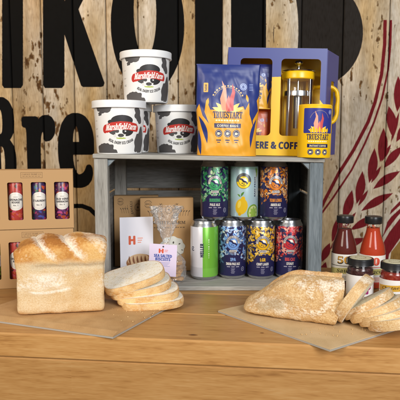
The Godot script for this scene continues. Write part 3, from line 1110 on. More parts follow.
func build_coffee() -> void:
	var tex := pouch_texture(rgb(36, 52, 122), rgb(232, 164, 44), "COFFEE BAGS")
	var m := tmat(tex, 0.40)
	var at := on_plane(226.5, 155, -1.288)
	at.y = lid_y(at.x) + 0.0006
	var o := thing("coffee_pouch", "upright blue and gold coffee pouch with a pink flame, in front of the box", "pouch", at, 0.03, "")
	o.rotation.z = CRATE_TILT
	part("bag", pouch_mesh(0.146, 0.2045, 0.066, 3, 0.0032), m, o)
	# the gift box: windowed front, back, sides, floor and top
	var W := 0.232
	var H := 0.252
	var D := 0.105
	var s := 6.0
	var p := Paint.new(int(97 * s), int(108 * s), YELLOW)
	var blue := rgb(48, 58, 134)
	p.poly(PackedVector2Array([Vector2(0, 0), Vector2(97, 0) * s, Vector2(97, 58) * s, Vector2(90, 49) * s, Vector2(82, 34) * s, Vector2(70, 28) * s, Vector2(52, 28.5) * s, Vector2(40, 29) * s, Vector2(24, 44) * s, Vector2(12, 62) * s, Vector2(0, 70) * s]), blue)
	p.text("CAFETIERE & COFFEE", Vector2(41.5, 97.5) * s, 7.0 * s, NAVY.darkened(0.35), {"w": 77 * s, "bold": 1.6})
	var front := tmat(p.tex(), 0.4)
	var ym := mat(YELLOW, 0.45)
	var bm := mat(blue, 0.4)
	# right end of the front sits at pixel 325, left end at 228
	var mid := on_plane(276.5, 150, -1.345)
	var g := thing("gift_box", "blue and yellow coffee gift box with two cut out windows", "box", Vector3(mid.x - 0.005, lid_y(mid.x) + 0.0012, -1.345), -0.03)
	g.rotation.z = CRATE_TILT
	part("front_panel", windowed(W, H, 0.0016, [[-0.049, 0.0115, 0.0375, 0.0900], [0.056, 0.0115, 0.0465, 0.0900]], 0.009), front, g, Vector3(0, H / 2, 0))
	part("back_panel", box(Vector3(W + 0.047, H - 0.004, 0.0016), 0.0003), ym, g, Vector3(0.0235, H / 2, -D))
	part("base_panel", box(Vector3(W - 0.004, 0.0014, D - 0.003), 0.0003), ym, g, Vector3(0, 0.0008, -D / 2))
	part("top_panel", cutout(PackedVector2Array([Vector2(-W / 2 + 0.001, 0.0015), Vector2(W / 2 - 0.001, 0.0015), Vector2(W / 2 + 0.041, D - 0.001), Vector2(-W / 2 + 0.001, D - 0.001)]), 0.0014), bm, g, Vector3(0, H - 0.0022, 0), Vector3(-PI / 2, 0, 0))
	part("side_panel", box(Vector3(0.0016, H - 0.003, D - 0.003), 0.0003), bm, g, Vector3(-W / 2 + 0.001, H / 2, -D / 2 - 0.001))
	var flare := part("side_panel", windowed(0.108, H - 0.006, 0.0016, [[0.004, -0.008, 0.017, 0.064]], 0.006), bm, g, Vector3(W / 2 + 0.0238, H / 2, -D / 2 + 0.004), Vector3(0, PI / 2 - 0.44, 0))
	flare.name = "side_panel_cut"
	# coffee bags behind the left window
	var kinds := [["COFFEE BAGS", rgb(240, 182, 52), "small yellow and navy coffee bag in the upper part of the box window", 0.112], ["RED COFFEE", rgb(226, 112, 52), "small orange coffee bag below the yellow one in the box", 0.0045]]
	for k in kinds:
		var b := thing("coffee_bag", k[2], "bag", g.to_global(Vector3(-0.050, k[3], -0.030)), -0.03, "bags inside the gift box")
		b.rotation.z = CRATE_TILT
		part("bag", pouch_mesh(0.088, 0.106, 0.028, 9, 0.0016), tmat(pouch_texture(rgb(43, 50, 120) if k[3] > 0.1 else rgb(206, 92, 42), k[1], k[0]), 0.36), b)
	part("raised_insert", box(Vector3(0.10, 0.0140, 0.09), 0.0006), ym, g, Vector3(0.058, 0.0088, -0.053))
	var shelf := part("shelf", box(Vector3(0.10, 0.0014, 0.08), 0.0003), ym, g, Vector3(-0.06, 0.1108, -0.045))
	shelf.name = "inner_shelf"
	# the cafetiere behind the right window
	var c := thing("cafetiere", "yellow and chrome cafetiere inside the gift box with its handle poking out", "cafetiere", g.to_global(Vector3(0.058, 0.0165, -0.053)), -0.03)
	c.rotation.z = CRATE_TILT
	var chrome := mat(rgb(222, 222, 224), 0.2, 1.0)
	var plastic := mat(rgb(248, 196, 20), 0.3)
	part("base_ring", lathe([Vector2(0.0385, 0.014), Vector2(0.041, 0.013), Vector2(0.042, 0.004), Vector2(0.040, 0.0), Vector2(0.0001, 0.0)], 48), plastic, c)
	part("glass_jug", lathe([Vector2(0.0378, 0.168), Vector2(0.037, 0.16), Vector2(0.037, 0.018), Vector2(0.034, 0.015), Vector2(0.0001, 0.015)], 48), glass(0.02, 0.02), c)
	part("lid", lathe([Vector2(0.0001, 0.190), Vector2(0.030, 0.189), Vector2(0.0385, 0.186), Vector2(0.040, 0.183), Vector2(0.040, 0.170), Vector2(0.0385, 0.168), Vector2(0.0001, 0.168)], 48), plastic, c)
	var lid := c.get_node("lid")
	part("chrome_band", lathe([Vector2(0.0405, 0.1895), Vector2(0.0415, 0.188), Vector2(0.0405, 0.1865), Vector2(0.038, 0.188), Vector2(0.0405, 0.1895)], 48), chrome, lid)
	part("knob", lathe([Vector2(0.0001, 0.215), Vector2(0.007, 0.214), Vector2(0.010, 0.210), Vector2(0.010, 0.207), Vector2(0.005, 0.204), Vector2(0.0035, 0.198), Vector2(0.004, 0.1905)], 32, 60), chrome, lid)
	part("plunger", lathe([Vector2(0.0025, 0.168), Vector2(0.0025, 0.142), Vector2(0.035, 0.140), Vector2(0.036, 0.136), Vector2(0.036, 0.128), Vector2(0.012, 0.126), Vector2(0.010, 0.05), Vector2(0.0001, 0.05)], 40), chrome, c)
	for a in [-0.75, 0.75, PI - 0.75, PI + 0.75]:
		part("frame_strap", box(Vector3(0.007, 0.156, 0.002), 0.0005), plastic if absf(a) > 1 else chrome, c, Vector3(sin(a) * 0.039, 0.090, cos(a) * 0.039), Vector3(0, a, 0))
	# handle out through the side, its inner edge scalloped
	var hp := []
	for q in [[0.038, 0.150], [0.070, 0.152], [0.084, 0.150], [0.093, 0.142], [0.0965, 0.130], [0.097, 0.110], [0.0965, 0.090], [0.0935, 0.076], [0.086, 0.067], [0.070, 0.063], [0.038, 0.063]]:
		hp.append(Vector3(q[0], q[1], 0.0))
	var fine := []
	for i in hp.size() - 1:
		for k in 4:
			fine.append(hp[i].cubic_interpolate(hp[i + 1], hp[maxi(i - 1, 0)], hp[mini(i + 2, hp.size() - 1)], k / 4.0))
	fine.append(hp[-1])
	var handle := sheet(16, fine.size() - 1, func(u, v):
		var i := int(round(v * (fine.size() - 1)))
		var d: Vector3 = (fine[mini(i + 1, fine.size() - 1)] - fine[maxi(i - 1, 0)]).normalized()
		var nn := Vector3(-d.y, d.x, 0)
		var a: float = TAU * u
		var k: float = 1.0 + (0.22 * sin(v * 38.0) * sstep(0.25, 0.4, v) * sstep(0.8, 0.65, v) if nn.dot(Vector3.LEFT) * cos(a) > 0 else 0.0)
		return [fine[i] + nn * cos(a) * 0.0052 * k + Vector3(0, 0, sin(a) * 0.0075), Color.WHITE])
	part("handle", handle, plastic, c, Vector3.ZERO, Vector3(0, -0.02, 0))
	# the tin of instant coffee
	var tp := Paint.new(928, 460, YELLOW)
	var u := 4.0
	var ctr := Vector2(464, 0)
	tp.rrect(ctr.x - 37 * u, 8 * u, ctr.x + 37 * u, 62 * u, 10, rgb(52, 58, 142))
	tp.arc(ctr.x, 36 * u, 22.5 * u, 23 * u, PI * 1.1, PI * 1.9, rgb(214, 178, 110))
	flames(tp, ctr + Vector2(-2 * u, 38 * u), u * 1.45)
	for k in 7:
		tp.leaf(ctr + Vector2(-18 + 6 * k, 62) * u, ctr + Vector2(-20 + 6.6 * k, 50 - (k % 2) * 3) * u, 5 * u, YELLOW)
	tp.ell(ctr.x + 27 * u, 16 * u, 5 * u, 5 * u, rgb(150, 158, 210))
	tp.arc(ctr.x + 27 * u, 16 * u, 3.4 * u, 4 * u, 0, TAU, rgb(52, 58, 142))
	coffee_marks(tp, ctr + Vector2(-2 * u, 70 * u), u * 1.75, "INSTANT COFFEE", NAVY.darkened(0.3), rgb(255, 240, 190))
	for k in 4:
		tp.rect(ctr.x + 52 * u, (76 + 3.4 * k) * u, ctr.x + (64 - k % 2 * 3) * u, (77.6 + 3.4 * k) * u, rgb(176, 130, 24))
	var tat := on_plane(313.5, 157, -1.268)
	var tin := thing("coffee_tin", "round yellow instant coffee tin with a navy flame label, beside the gift box window", "tin", Vector3(tat.x, lid_y(tat.x) + 0.0008, -1.268), 0.10)
	tin.rotation.z = CRATE_TILT
	part("tin_body", lathe([Vector2(0.0358, 0.1155), Vector2(0.0372, 0.1140), Vector2(0.0370, 0.1120), Vector2(0.0370, 0.0030), Vector2(0.0362, 0.0)], 56), tmat(tp.tex(), 0.33), tin)
	part("tin_lid", lathe([Vector2(0.0001, 0.1140), Vector2(0.032, 0.1140), Vector2(0.033, 0.1164), Vector2(0.0356, 0.1166), Vector2(0.0359, 0.1154)], 48), mat(rgb(244, 190, 26), 0.35), tin)
	part("tin_base", lathe([Vector2(0.0362, 0.0001), Vector2(0.034, 0.0002), Vector2(0.0001, 0.0012)], 40), chrome, tin)

# ---------------------------------------------------------------- cans
func can_texture(kind: Dictionary) -> ImageTexture:
	var u := 4.0                                   # picture pixels for each millimetre; 208 mm round, 118 mm tall
	var p := Paint.new(832, 472, kind.ground)
	var c := Vector2(416, 0)
	rng.seed = kind.seed
	var navy := rgb(41, 40, 84)
	if kind.style == "hops":
		var light: Color = kind.color.lerp(Color.WHITE, 0.35)
		var deep: Color = kind.color.darkened(0.3)
		for k in 480:
			var x := rng.randf() * 832
			var dx := absf(x - c.x) / u
			var y := rng.randf() * lerpf(66, 84, sstep(12, 34, dx)) * u
			var a := rng.randf() * TAU
			var l := rng.randf_range(7, 12) * u * 0.5
			var col: Color = [kind.color, kind.color, light, deep, kind.color.lerp(rgb(244, 226, 196), 0.6)][rng.randi() % 5]
			p.leaf(Vector2(x, y), Vector2(x, y) + Vector2.from_angle(a) * l * 2, l * 0.9, col, 3)
			if k % 6 == 0:
				p.ell(x, y, l * 0.7, l * 0.7, col)
				p.ell(x + 2, y, l * 0.35, l * 0.35, navy)
		p.poly(PackedVector2Array([Vector2(c.x - 21 * u, 118 * u), Vector2(c.x - 21 * u, 78 * u), Vector2(c.x - 16 * u, 68 * u), Vector2(c.x + 16 * u, 68 * u), Vector2(c.x + 21 * u, 78 * u), Vector2(c.x + 21 * u, 118 * u)]), navy)
		p.text(kind.name, c + Vector2(0, 78 * u), 7.5 * u, kind.color.lerp(Color.WHITE, 0.12), {"w": kind.wide * u, "bold": 1.2})
		p.text(kind.type, c + Vector2(0, 88.5 * u), 6 * u, rgb(232, 228, 220), {"w": kind.type_wide * u, "bold": 0.8})
		for k in 3:
			p.rect(c.x + (-15 + 11 * k) * u, 94.6 * u, c.x + (-7 + 11 * k) * u, 96.6 * u, rgb(176, 174, 190))
		for k in 6:
			p.rect(c.x - (5 - k % 2) * u, (99.5 + 2.2 * k) * u, c.x + (5 - k % 3) * u, (100.6 + 2.2 * k) * u, rgb(150, 148, 172))
		p.ell(c.x + 26 * u, 102 * u, 4.6 * u, 5.6 * u, rgb(168, 166, 188))
		p.ell(c.x + 26 * u, 102 * u, 3.2 * u, 4.2 * u, navy)
		p.text("A", c + Vector2(26 * u, 102 * u), 4 * u, rgb(168, 166, 188))
		emblem(p, c + Vector2(0, 38 * u), u * 1.0, kind.color, rgb(206, 200, 188), navy)
		p.rrect(c.x - 9 * u, 55.5 * u, c.x + 9 * u, 61 * u, 4, rgb(214, 208, 196))
		p.text("ORGANIC", c + Vector2(0, 58.2 * u), 2.6 * u, navy, {"w": 15 * u})
		p.rect(c.x - 7 * u, 63.8 * u, c.x + 7 * u, 65.2 * u, rgb(190, 188, 200))
	elif kind.style == "lemon":
		for k in 60:
			p.leaf(Vector2(rng.randf() * 832, rng.randf_range(0, 12) * u), Vector2(rng.randf() * 832, rng.randf_range(0, 12) * u).limit_length(20) + Vector2(300, 0), 3, rgb(150, 190, 176))
		emblem(p, c + Vector2(-6 * u, 33 * u), u * 1.05, rgb(240, 206, 44), rgb(96, 100, 96), rgb(44, 46, 66))
		p.text("EASY PEASY", c + Vector2(24 * u, 47 * u), 4.4 * u, rgb(58, 70, 96), {"w": 46 * u, "rot": -PI / 2, "bold": 0.8})
		# a plain lemon and slices of lime
		p.leaf(c + Vector2(-12, 70) * u, c + Vector2(-4, 58) * u, 5 * u, rgb(92, 142, 62), 4)
		p.leaf(c + Vector2(-13, 71) * u, c + Vector2(-21, 64) * u, 4 * u, rgb(110, 156, 70), -3)
		p.ell(c.x - 11 * u, 93 * u, 15 * u, 19 * u, rgb(238, 196, 44), 0.25)
		p.ell(c.x - 7 * u, 75 * u, 5 * u, 6 * u, rgb(238, 196, 44), 0.3)
		p.ell(c.x - 15 * u, 111 * u, 4 * u, 4 * u, rgb(222, 176, 34))
		p.ell(c.x - 16 * u, 88 * u, 4 * u, 9 * u, rgb(248, 222, 96), 0.25)
		p.ell(c.x + 20 * u, 108 * u, 17 * u, 20 * u, rgb(128, 168, 62))
		p.ell(c.x + 20 * u, 108 * u, 13.5 * u, 16.5 * u, rgb(214, 224, 158))
		for k in 8:
			p.leaf(c + Vector2(20, 108) * u, c + Vector2(20 + 12.5 * cos(k * PI / 4), 108 + 15.5 * sin(k * PI / 4)) * u, 6.5 * u, rgb(160, 194, 84))
		p.leaf(c + Vector2(26, 2) * u, c + Vector2(33, 20) * u, 8 * u, rgb(116, 160, 78), 4)
		p.leaf(c + Vector2(34, 4) * u, c + Vector2(28, 26) * u, 5 * u, rgb(142, 178, 88), 4)
	else:
		p.rect(0, 0, c.x - 4 * u, 472, rgb(226, 226, 234))
		p.rect(c.x - 4 * u, 0, c.x + 60 * u, 472, rgb(116, 186, 62))
		p.rect(0, 95 * u, c.x - 4 * u, 472, rgb(206, 206, 214))
		p.rect(c.x - 4 * u, 97 * u, c.x + 60 * u, 472, rgb(126, 194, 74))
		p.rect(c.x + 60 * u, 0, 832, 472, rgb(226, 226, 234))
		p.text("HELLER", c + Vector2(-6 * u, 54 * u), 8 * u, rgb(38, 44, 74), {"w": 32 * u, "rot": -PI / 2, "bold": 1.5})
		for k in 9:
			p.rect(c.x + 9.6 * u, (28 + 5.4 * k) * u, c.x + 12.2 * u, (31.6 + 5.4 * k - k % 3) * u, rgb(206, 230, 188))
		p.arc(c.x - 31 * u, 52 * u, 3.6 * u, 5.4 * u, 0.6, 5.6, rgb(58, 62, 92))
		p.ell(c.x - 31 * u, 52 * u, 1.4 * u, 3.0 * u, rgb(58, 62, 92), 0.5)
	return p.tex()

func emblem(p: Paint, c: Vector2, s: float, col: Color, ring: Color, ink: Color) -> void:   # the brewer's round badge
	p.ell(c.x, c.y, 17.5 * s, 17.5 * s, ink)
	p.ell(c.x, c.y, 16.6 * s, 16.6 * s, ring)
	p.arc(c.x, c.y, 11.4 * s, 16.6 * s, 0.15, PI - 0.15, col)
	p.text("STROUD BREWERY", c + Vector2(0, -13.9 * s), 3.4 * s, ink, {"w": 40 * s, "arc": 13.9 * s})
	p.ell(c.x, c.y, 11.4 * s, 11.4 * s, ink)
	p.ell(c.x, c.y, 10.4 * s, 10.4 * s, col)
	p.leaf(c + Vector2(-9, -4) * s, c + Vector2(8, 7) * s, 8 * s, rgb(238, 232, 220), 5 * s)
	p.flow([c + Vector2(-9, -5) * s, c + Vector2(-3, -3) * s, c + Vector2(0, 1) * s, c + Vector2(5, 2) * s, c + Vector2(9, 6) * s], 4.2 * s, ink)
	p.ell(c.x - 3 * s, c.y + 5 * s, 1.6 * s, 1.2 * s, ink)
	p.ell(c.x + 1 * s, c.y + 7 * s, 1.6 * s, 1.0 * s, ink)

func build_cans() -> void:
	var alu := mat(rgb(196, 198, 202), 0.28, 1.0)
	var r := 0.0333
	var hh := 0.1414
	var side := lathe([Vector2(r - 0.0006, hh - 0.0135), Vector2(r, hh - 0.0150), Vector2(r, 0.0105), Vector2(r - 0.0008, 0.0085)], 56)
	var shoulder := lathe([Vector2(0.0262, hh - 0.0012), Vector2(0.0272, hh), Vector2(0.0280, hh - 0.0012), Vector2(0.0276, hh - 0.0032), Vector2(0.0284, hh - 0.0052), Vector2(0.0312, hh - 0.0102), Vector2(r - 0.0006, hh - 0.0136)], 56, 50)
	var base := lathe([Vector2(r - 0.0008, 0.0085), Vector2(r - 0.0030, 0.0040), Vector2(0.0262, 0.0008), Vector2(0.0248, 0.0), Vector2(0.0238, 0.0008), Vector2(0.019, 0.006), Vector2(0.0001, 0.010)], 48, 50)
	var end := lathe([Vector2(0.0001, hh - 0.0050), Vector2(0.0215, hh - 0.0050), Vector2(0.0225, hh - 0.0062), Vector2(0.0240, hh - 0.0062), Vector2(0.0262, hh - 0.0012)], 48)
	var tabm := cutout(PackedVector2Array([Vector2(-0.006, -0.012), Vector2(0.006, -0.012), Vector2(0.008, -0.004), Vector2(0.007, 0.008), Vector2(0.004, 0.012), Vector2(-0.004, 0.012), Vector2(-0.007, 0.008), Vector2(-0.008, -0.004)]), 0.0012)
	var lower := -1.345
	var g := "seven drinks cans stacked in the crate"
	var kinds := [
		{"style": "split", "seed": 1, "ground": rgb(226, 226, 234), "px": 204.3, "row": 0, "z": lower + 0.012, "turn": 0.0, "label": "can printed half white, half bright green with upright lettering"},
		{"style": "hops", "seed": 2, "ground": rgb(41, 40, 84), "color": rgb(116, 160, 224), "name": "IPA", "wide": 13, "type": "INDIA PALE ALE", "type_wide": 34, "px": 232.5, "row": 0, "z": lower, "turn": 0.0, "label": "navy beer can with pale blue hop leaves and IPA lettering"},
		{"style": "hops", "seed": 3, "ground": rgb(41, 40, 84), "color": rgb(232, 178, 24), "name": "LGR", "wide": 13, "type": "CRAFT LAGER", "type_wide": 30, "px": 261.0, "row": 0, "z": lower + 0.004, "turn": 0.06, "label": "navy lager can with golden yellow hop leaves"},
		{"style": "hops", "seed": 4, "ground": rgb(41, 40, 84), "color": rgb(204, 54, 58), "name": "BIG CAT", "wide": 24, "type": "STOUT", "type_wide": 17, "px": 289.3, "row": 0, "z": lower - 0.002, "turn": -0.05, "label": "navy stout can with bright red hop leaves"},
		{"style": "hops", "seed": 5, "ground": rgb(41, 40, 84), "color": rgb(58, 160, 96), "name": "BUDDING", "wide": 26, "type": "PALE ALE", "type_wide": 24, "px": 214.3, "row": 1, "z": lower - 0.004, "turn": 0.02, "label": "navy pale ale can with green hop leaves on the upper row"},
		{"style": "lemon", "seed": 6, "ground": rgb(178, 206, 214), "px": 244.0, "row": 1, "z": lower - 0.004, "turn": 0.05, "label": "pale blue can with a yellow lemon and lime slices"},
		{"style": "hops", "seed": 7, "ground": rgb(41, 40, 84), "color": rgb(222, 128, 34), "name": "TOM LONG", "wide": 29, "type": "AMBER ALE", "type_wide": 24, "px": 273.3, "row": 1, "z": lower - 0.002, "turn": 0.03, "label": "navy amber ale can with orange hop leaves on the upper row"}]
	for k in kinds:
		var at := on_plane(k.px, 220, k.z)
		at.y = 0.0108 + k.row * (hh + 0.0003)
		var o := thing("drink_can", k.label, "can", at, k.turn, g)
		part("can_body", side, tmat(can_texture(k), 0.30, 0.25), o)
		part("shoulder", shoulder, alu, o)
		var top := part("can_end", end, alu, o)
		part("can_base", base, alu, o)
		part("ring_pull", tabm, alu, top, Vector3(0, hh - 0.0040, 0.002), Vector3(-PI / 2, 0, 0.4))

# ---------------------------------------------------------------- brown boxes, leaflet and biscuits inside the crate
func kraft_print(w: int, h: int, sd: int) -> Paint:
	return Paint.new(w, h, rgb(176, 138, 92))

func build_crate_goods() -> void:
	var ink := rgb(66, 50, 34)
	# the print of both brown boxes: a stamp in the corner, a sprig wreath and the maker's name
	var p := kraft_print(530, 740, 3)
	p.arc(80, 60, 34, 38, 0, TAU, ink)
	p.arc(80, 60, 24, 26, 0, TAU, ink)
	p.rect(40, 48, 120, 72, rgb(176, 138, 92))
	p.text("SMALL", Vector2(80, 60), 15, ink, {"w": 66})
	var c := Vector2(285, 120)
	p.arc(c.x, c.y, 34, 38, 0, TAU, ink)
	p.ell(c.x, c.y, 9, 9, ink)
	for s in [-1, 1]:
		for k in 6:
			var a := 0.2 + k * 0.32
			var q := c + Vector2(s * (62 + 16 * sin(a)), 72 - k * 24)
			p.leaf(q, q + Vector2(s * 16, -16), 7, ink)
			p.leaf(q, q + Vector2(-s * 6, -20), 6, ink)
		p.flow([c + Vector2(s * 40, 86), c + Vector2(s * 72, 30), c + Vector2(s * 62, -60)], 3, ink)
		for k in 4:
			p.flow([c + Vector2(s * (110 + 26 * k), 62), c + Vector2(s * (118 + 26 * k), 20), c + Vector2(s * (124 + 24 * k), -24 + 14 * k)], 3, ink)
			p.leaf(c + Vector2(s * (118 + 26 * k), 24), c + Vector2(s * (134 + 26 * k), 4), 8, ink)
	p.text("WHITE FARM", c + Vector2(0, 128), 30, ink, {"f": "serif", "w": 330})
	for k in 12:
		p.rect(c.x - 150 + 26 * k, c.y + 172, c.x - 136 + 26 * k + k % 3 * 3, c.y + 182, rgb(104, 80, 54))
	speckle(p.im, 8, 0.10)
	var km := tmat(p.tex(), 0.75)
	var size := Vector3(0.134, 0.187, 0.045)
	var right := thing("kraft_box", "brown printed card box standing upright with a white scalloped label on it", "box", Vector3(-0.085, 0.0110, -1.415), 0.10, "brown boxes in the crate")
	right.rotation.x = -0.03
	var carton := part("carton", box(size, 0.0012, true), km, right, Vector3(0, size.y / 2, 0))
	var left := thing("kraft_box", "brown printed card box half hidden behind the white bakery leaflet", "box", Vector3(-0.168, 0.0110, -1.470), 0.06, "brown boxes in the crate")
	left.rotation.x = -0.02
	part("carton", box(Vector3(0.116, 0.187, 0.036), 0.0012, true), km, left, Vector3(0, 0.0935, 0))
	# scalloped white label with mustard flowers
	var lp := Paint.new(256, 220, rgb(206, 206, 198))
	for k in 9:
		var a := k * 2.4
		var q := Vector2(128 + cos(a) * (34 + 9 * k), 110 + sin(a) * (28 + 7 * k))
		lp.ell(q.x, q.y, 14 - k * 0.6, 9 - k * 0.5, rgb(160, 128, 44) if k % 3 == 1 else rgb(66, 60, 52), a)
	var scal := PackedVector2Array()
	for k in 60:
		var a := TAU * k / 60
		var r := 1.0 + 0.05 * sin(a * 9)
		scal.append(Vector2(cos(a) * 0.031 * r, sin(a) * 0.026 * r))
	part("scalloped_label", cutout(scal, 0.0006), tmat(lp.tex(), 0.6), carton, Vector3(0.0135, 0.063 - size.y / 2, size.z / 2 + 0.0006), Vector3(0, 0, -0.1))
	# white bakery leaflet with a loaf on it
	var hp := Paint.new(300, 460, rgb(222, 220, 228))
	hp.text("H", Vector2(108, 176), 62, rgb(206, 84, 44), {"w": 56, "bold": 3})
	for k in 3:
		hp.rect(158, 158 + 16 * k, 206 - k * 8, 165 + 16 * k, rgb(222, 150, 130))
	hp.ell(170, 340, 118, 56, rgb(150, 98, 56), -0.1)
	hp.ell(160, 322, 96, 40, rgb(206, 172, 132), -0.1)
	for k in 5:
		hp.leaf(Vector2(96 + 36 * k, 366), Vector2(80 + 36 * k, 292), 17, rgb(124, 72, 38), 6)
	var lm := part("sheet", box(Vector3(0.080, 0.146, 0.0012), 0.0002, true), tmat(hp.tex(), 0.4), thing("bakery_leaflet", "white leaflet with an orange H and a loaf, leaning on the brown boxes", "leaflet", Vector3(-0.152, 0.0125, -1.330), 0.20), Vector3(0, 0.073, 0))
	lm.get_parent().rotation.x = -0.06
	build_biscuits()

func build_biscuits() -> void:
	var at := Vector3(-0.079, 0.0110, -1.296)
	# biscuits first, heaped in the bottom of the bag
	rng.seed = 12
	var nn := noise(50, 60.0, 3)
	var bis := lump(10, func(d: Vector3):
		var q := d / pow(pow(absf(d.x), 4) + pow(absf(d.y), 4) + pow(absf(d.z), 4), 0.25)
		var g := nn.get_noise_3dv(d * 0.05)
		return [Vector3(q.x * 0.0150, q.y * 0.0043, q.z * 0.0125) * (1.0 + 0.12 * g), lin(206, 160, 92).lerp(lin(156, 100, 46), clampf(0.4 + g * 1.6, 0, 1))])
	var bm := vmat(0.85)
	for lay in 5:
		for k in 4:
			var a := k * PI / 2 + lay * 0.8
			var o := lone("biscuit", bis, bm, "small golden square biscuit inside the clear tied bag", "biscuit", at + Vector3(cos(a) * 0.0240 + rng.randf_range(-0.002, 0.002), 0.0075 + lay * 0.0092, sin(a) * 0.0185), "biscuits in the bag")
			o.rotation = Vector3(rng.randf_range(-0.2, 0.2), rng.randf() * 3.0, rng.randf_range(-0.2, 0.2))
	var bag := thing("biscuit_bag", "clear cellophane bag of biscuits tied at the neck with a lilac tag", "bag", at, 0.2)
	bag.scale.y = 1.2
	var fold := noise(51, 2.2, 3)
	var film := func(y0: float, y1: float, prof: Callable, amp: float, folds: float):
		return sheet(120, 50, func(u, v):
			var a: float = TAU * u
			var y: float = lerpf(y1, y0, v)
			var pr: Vector2 = prof.call(v)
			var r: float = pr.x + amp * pr.y * (sin(a * folds + 4.0 * fold.get_noise_2d(cos(a) * 1.0, v * 1.5)) * 0.6 + absf(fold.get_noise_3d(cos(a) * 1.6, sin(a) * 1.6, v * 2.2)) * 1.6 - 0.3)
			return [Vector3(sin(a) * r, y, cos(a) * r * 0.80), Color.WHITE])
	var cello := glass(0.10, 0.10)
	part("film", film.call(0.0, 0.074, func(v: float):
		var b: float = 0.0450 * pow(sstep(-0.12, 0.55, v), 0.8)
		return Vector2(maxf(0.0045, b * (1.0 - 0.12 * sstep(0.93, 1.0, v))), 0.4 + 0.6 * sstep(0.0, 0.5, v)), 0.0035, 7.0), cello, bag)
	part("ruffle", film.call(0.074, 0.149, func(v: float): return Vector2(0.0045 + 0.027 * pow(1.0 - v, 0.85), 1.0 - v), 0.012, 8.0), cello, bag)
	part("tie", lathe([Vector2(0.0052, 0.0765), Vector2(0.0066, 0.0755), Vector2(0.0066, 0.0735), Vector2(0.0052, 0.0725)], 20), mat(rgb(226, 214, 200), 0.6), bag)
	# the tag
	var tp := Paint.new(280, 340, rgb(222, 208, 232))
	tp.ell(140, 26, 9, 9, rgb(70, 60, 66))
	tp.text("H", Vector2(120, 72), 42, rgb(214, 84, 52), {"w": 44, "bold": 3})
	for k in 2:
		tp.rect(154, 58 + 15 * k, 190 - 6 * k, 66 + 15 * k, rgb(226, 150, 150))
	tp.text("SEA SALTED", Vector2(140, 124), 30, rgb(62, 84, 164), {"w": 180, "bold": 1.5})
	tp.text("BISCUITS", Vector2(140, 160), 30, rgb(62, 84, 164), {"w": 150, "bold": 1.5})
	for k in 4:
		tp.rect(70 + 8 * (k % 2), 192 + 13 * k, 214 - 12 * (k % 3), 197 + 13 * k, rgb(164, 160, 204))
	for k in 4:
		tp.rect(122, 266 + 13 * k, 160, 274 + 13 * k, rgb(120, 130, 190))
	var tm := part("tag", cutout(PackedVector2Array([Vector2(-0.0315, 0.0), Vector2(0.0315, 0.0), Vector2(0.0315, -0.061), Vector2(-0.0315, -0.061)]), 0.0006), tmat(tp.tex(), 0.6), bag, Vector3(-0.012, 0.0800, 0.0375), Vector3(-0.06, -0.22, 0.06))
	var cord := []
	for k in 9:
		var t := k / 8.0
		cord.append(Vector3(0.0, 0.075, 0.006).lerp(Vector3(0.004, 0.0768, 0.0385), t) + Vector3(0, 0.006 * sin(t * PI), 0))
	part("string", tube(cord, 0.0006, 6), mat(rgb(220, 210, 196), 0.8), bag)
	tm.rotation.z = -0.05

